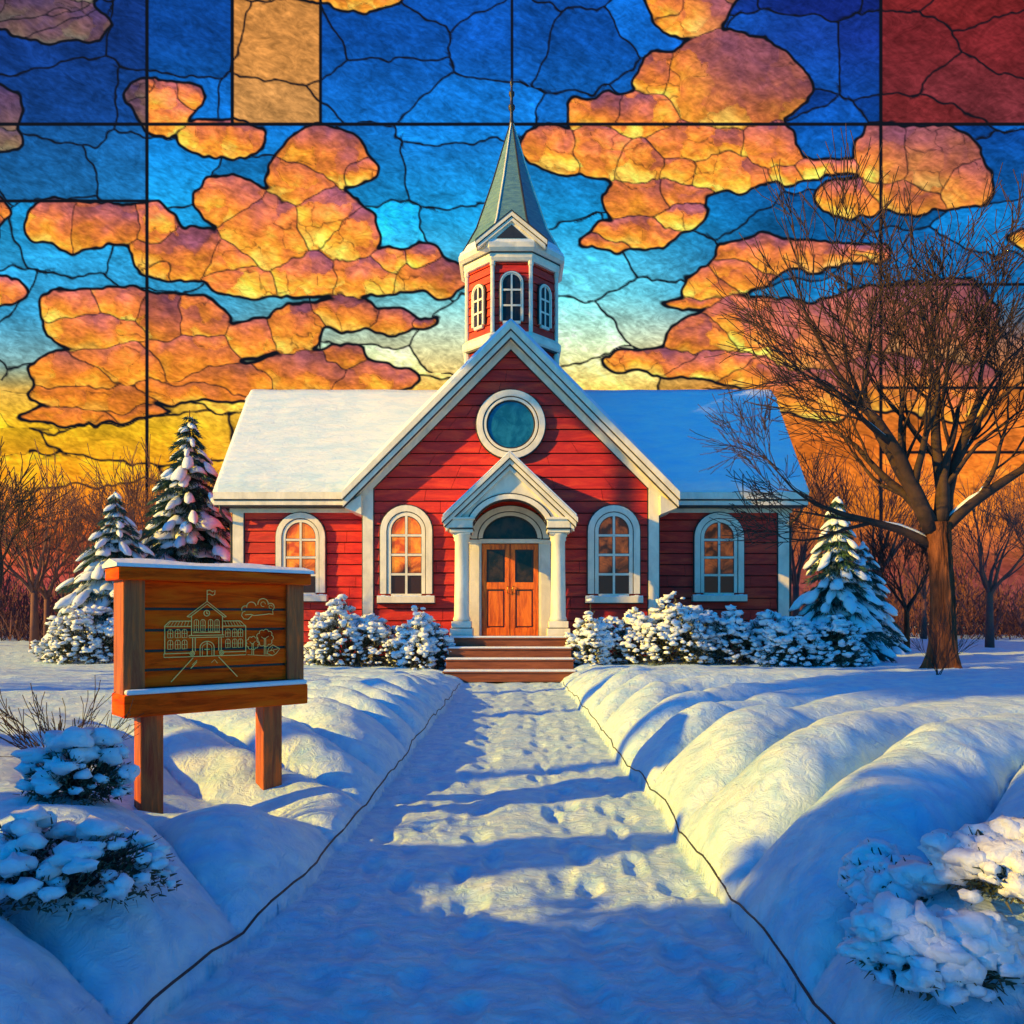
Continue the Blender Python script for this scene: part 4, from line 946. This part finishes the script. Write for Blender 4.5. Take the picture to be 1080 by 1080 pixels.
# young saplings and dry grass poking through snow
def sapling(x, y, h, seed, label, n=5, group=None, cat='sapling', name='sapling'):
    rs = np.random.RandomState(seed); z0 = hz(x, y); mb = MB()
    for k in range(n):
        a = rs.uniform(0, 6.28); grow(mb, rs, (x+rs.normal(0, .03), y, z0-.03), (math.cos(a)*.45, math.sin(a)*.3, 1), .006*h+.002, h*rs.uniform(.5, .8), 1 if h < .5 else 2, .04, .4, 4, .0022, 4)
    o = mb.build(name, [M['twig']]); tag(o, label, cat, group); return o
sapling(5.95, 10.6, .8, 51, 'leafless sapling in the snow in front of the big bare tree', 6)
sapling(-2.75, 4.7, .62, 54, 'branching dry twigs at the left edge beside the snow-capped bush', 7, cat='twigs', name='dry_twigs')
# unseen hedge added on the left so that it shades the near snow
for i, (x, y, h) in enumerate(((-5.2, .6, 1.5), (-5.6, 2.0, 1.35), (-4.4, -.8, 1.8))):
    shrub(x, y, .9, .8, h, 61+i, ('tall unseen snowy hedge shrub added to shade the near bank, middle of its row', 'lower unseen snowy hedge shrub added to shade the near bank, far end of its row', 'unseen snowy hedge shrub added to shade the near bank, close end of its row')[i], 'unseen hedge shrubs added to shade the near bank', npuff=160, nleaf=5000)

# unseen trees added on the left so their shadows cross the near snow
spruce(-6.6, 2.2, 2.7, .95, 71, 'small snowy spruce added for shade, out of view to the left of the wooden sign')
spruce(-8.2, -.6, 6.2, 1.9, 72, 'medium snowy spruce added for shade, out of view to the left, behind the viewer')
spruce(-5.2, -1.2, 2.4, .9, 73, 'short snowy spruce out of view, closest on the viewer\'s left')
bare(-16.5, 6.8, 7.0, 75, 'tall leafless tree added for shade, out of view beyond the left edge of the yard', m='twig', depth=3)
bare(-11.5, -2.2, 6.0, 76, 'leafless tree added for shade, out of view, left and behind the viewer', m='twig', depth=3)

def pine(x, y, h, lo, rad, seed, label):  # unseen pines added so their high crowns shade the right roof and yard
    rs = np.random.RandomState(seed); z0 = hz(x, y); r = empty('shade_pine', (x, y, z0), label, 'added pine tree')
    mb = MB(); mb.tube([(x, y, z0-.1), (x+.1, y, z0+h*.5), (x, y, z0+h*.97)], [.24, .17, .04], 10)
    for k in range(16):
        a = k*2.4; zz = z0+lo+(h-lo)*k/16; mb.tube([(x, y, zz), (x+math.cos(a)*rad*.8, y+math.sin(a)*rad*.8, zz+.5)], [.06, .02], 5)
    mb.build('trunk', [M['bark']], r, True)
    n = 22000; cl = rs.normal(size=(70, 3)); cl /= np.linalg.norm(cl, axis=1)[:, None]; cl *= rs.uniform(.2, 1, 70)[:, None]**.5*.8
    P = cl[rs.randint(0, 70, n)]+rs.normal(0, .13, (n, 3)); D = rs.normal(size=(n, 3)); D /= np.linalg.norm(D, axis=1)[:, None]
    P = P*np.array([rad, rad, (h-lo)/2])+np.array([x, y, z0+(h+lo)/2])
    nb = NB(); nb.add(*blades(P, D, rs.uniform(.25, .5, n), rs.uniform(.05, .10, n), rs)); nb.build('crown', M['needle'], r, False)
pine(-15, 13.1, 18.2, 12.8, 2.5, 81, 'very tall pine added to shade the right roof, out of view beyond the left edge')
pine(-16, 1.2, 11.2, 7.8, 1.9, 82, 'unseen high-crowned pine added on the left to shade the yard, closest of its row')
pine(-16.5, 5.4, 11.8, 8.2, 1.9, 83, 'unseen high-crowned pine added on the left to shade the yard, middle of its row')
pine(-15.5, 9.2, 11.4, 8.4, 1.5, 84, 'unseen high-crowned pine added on the left to shade the yard, farthest of its row')
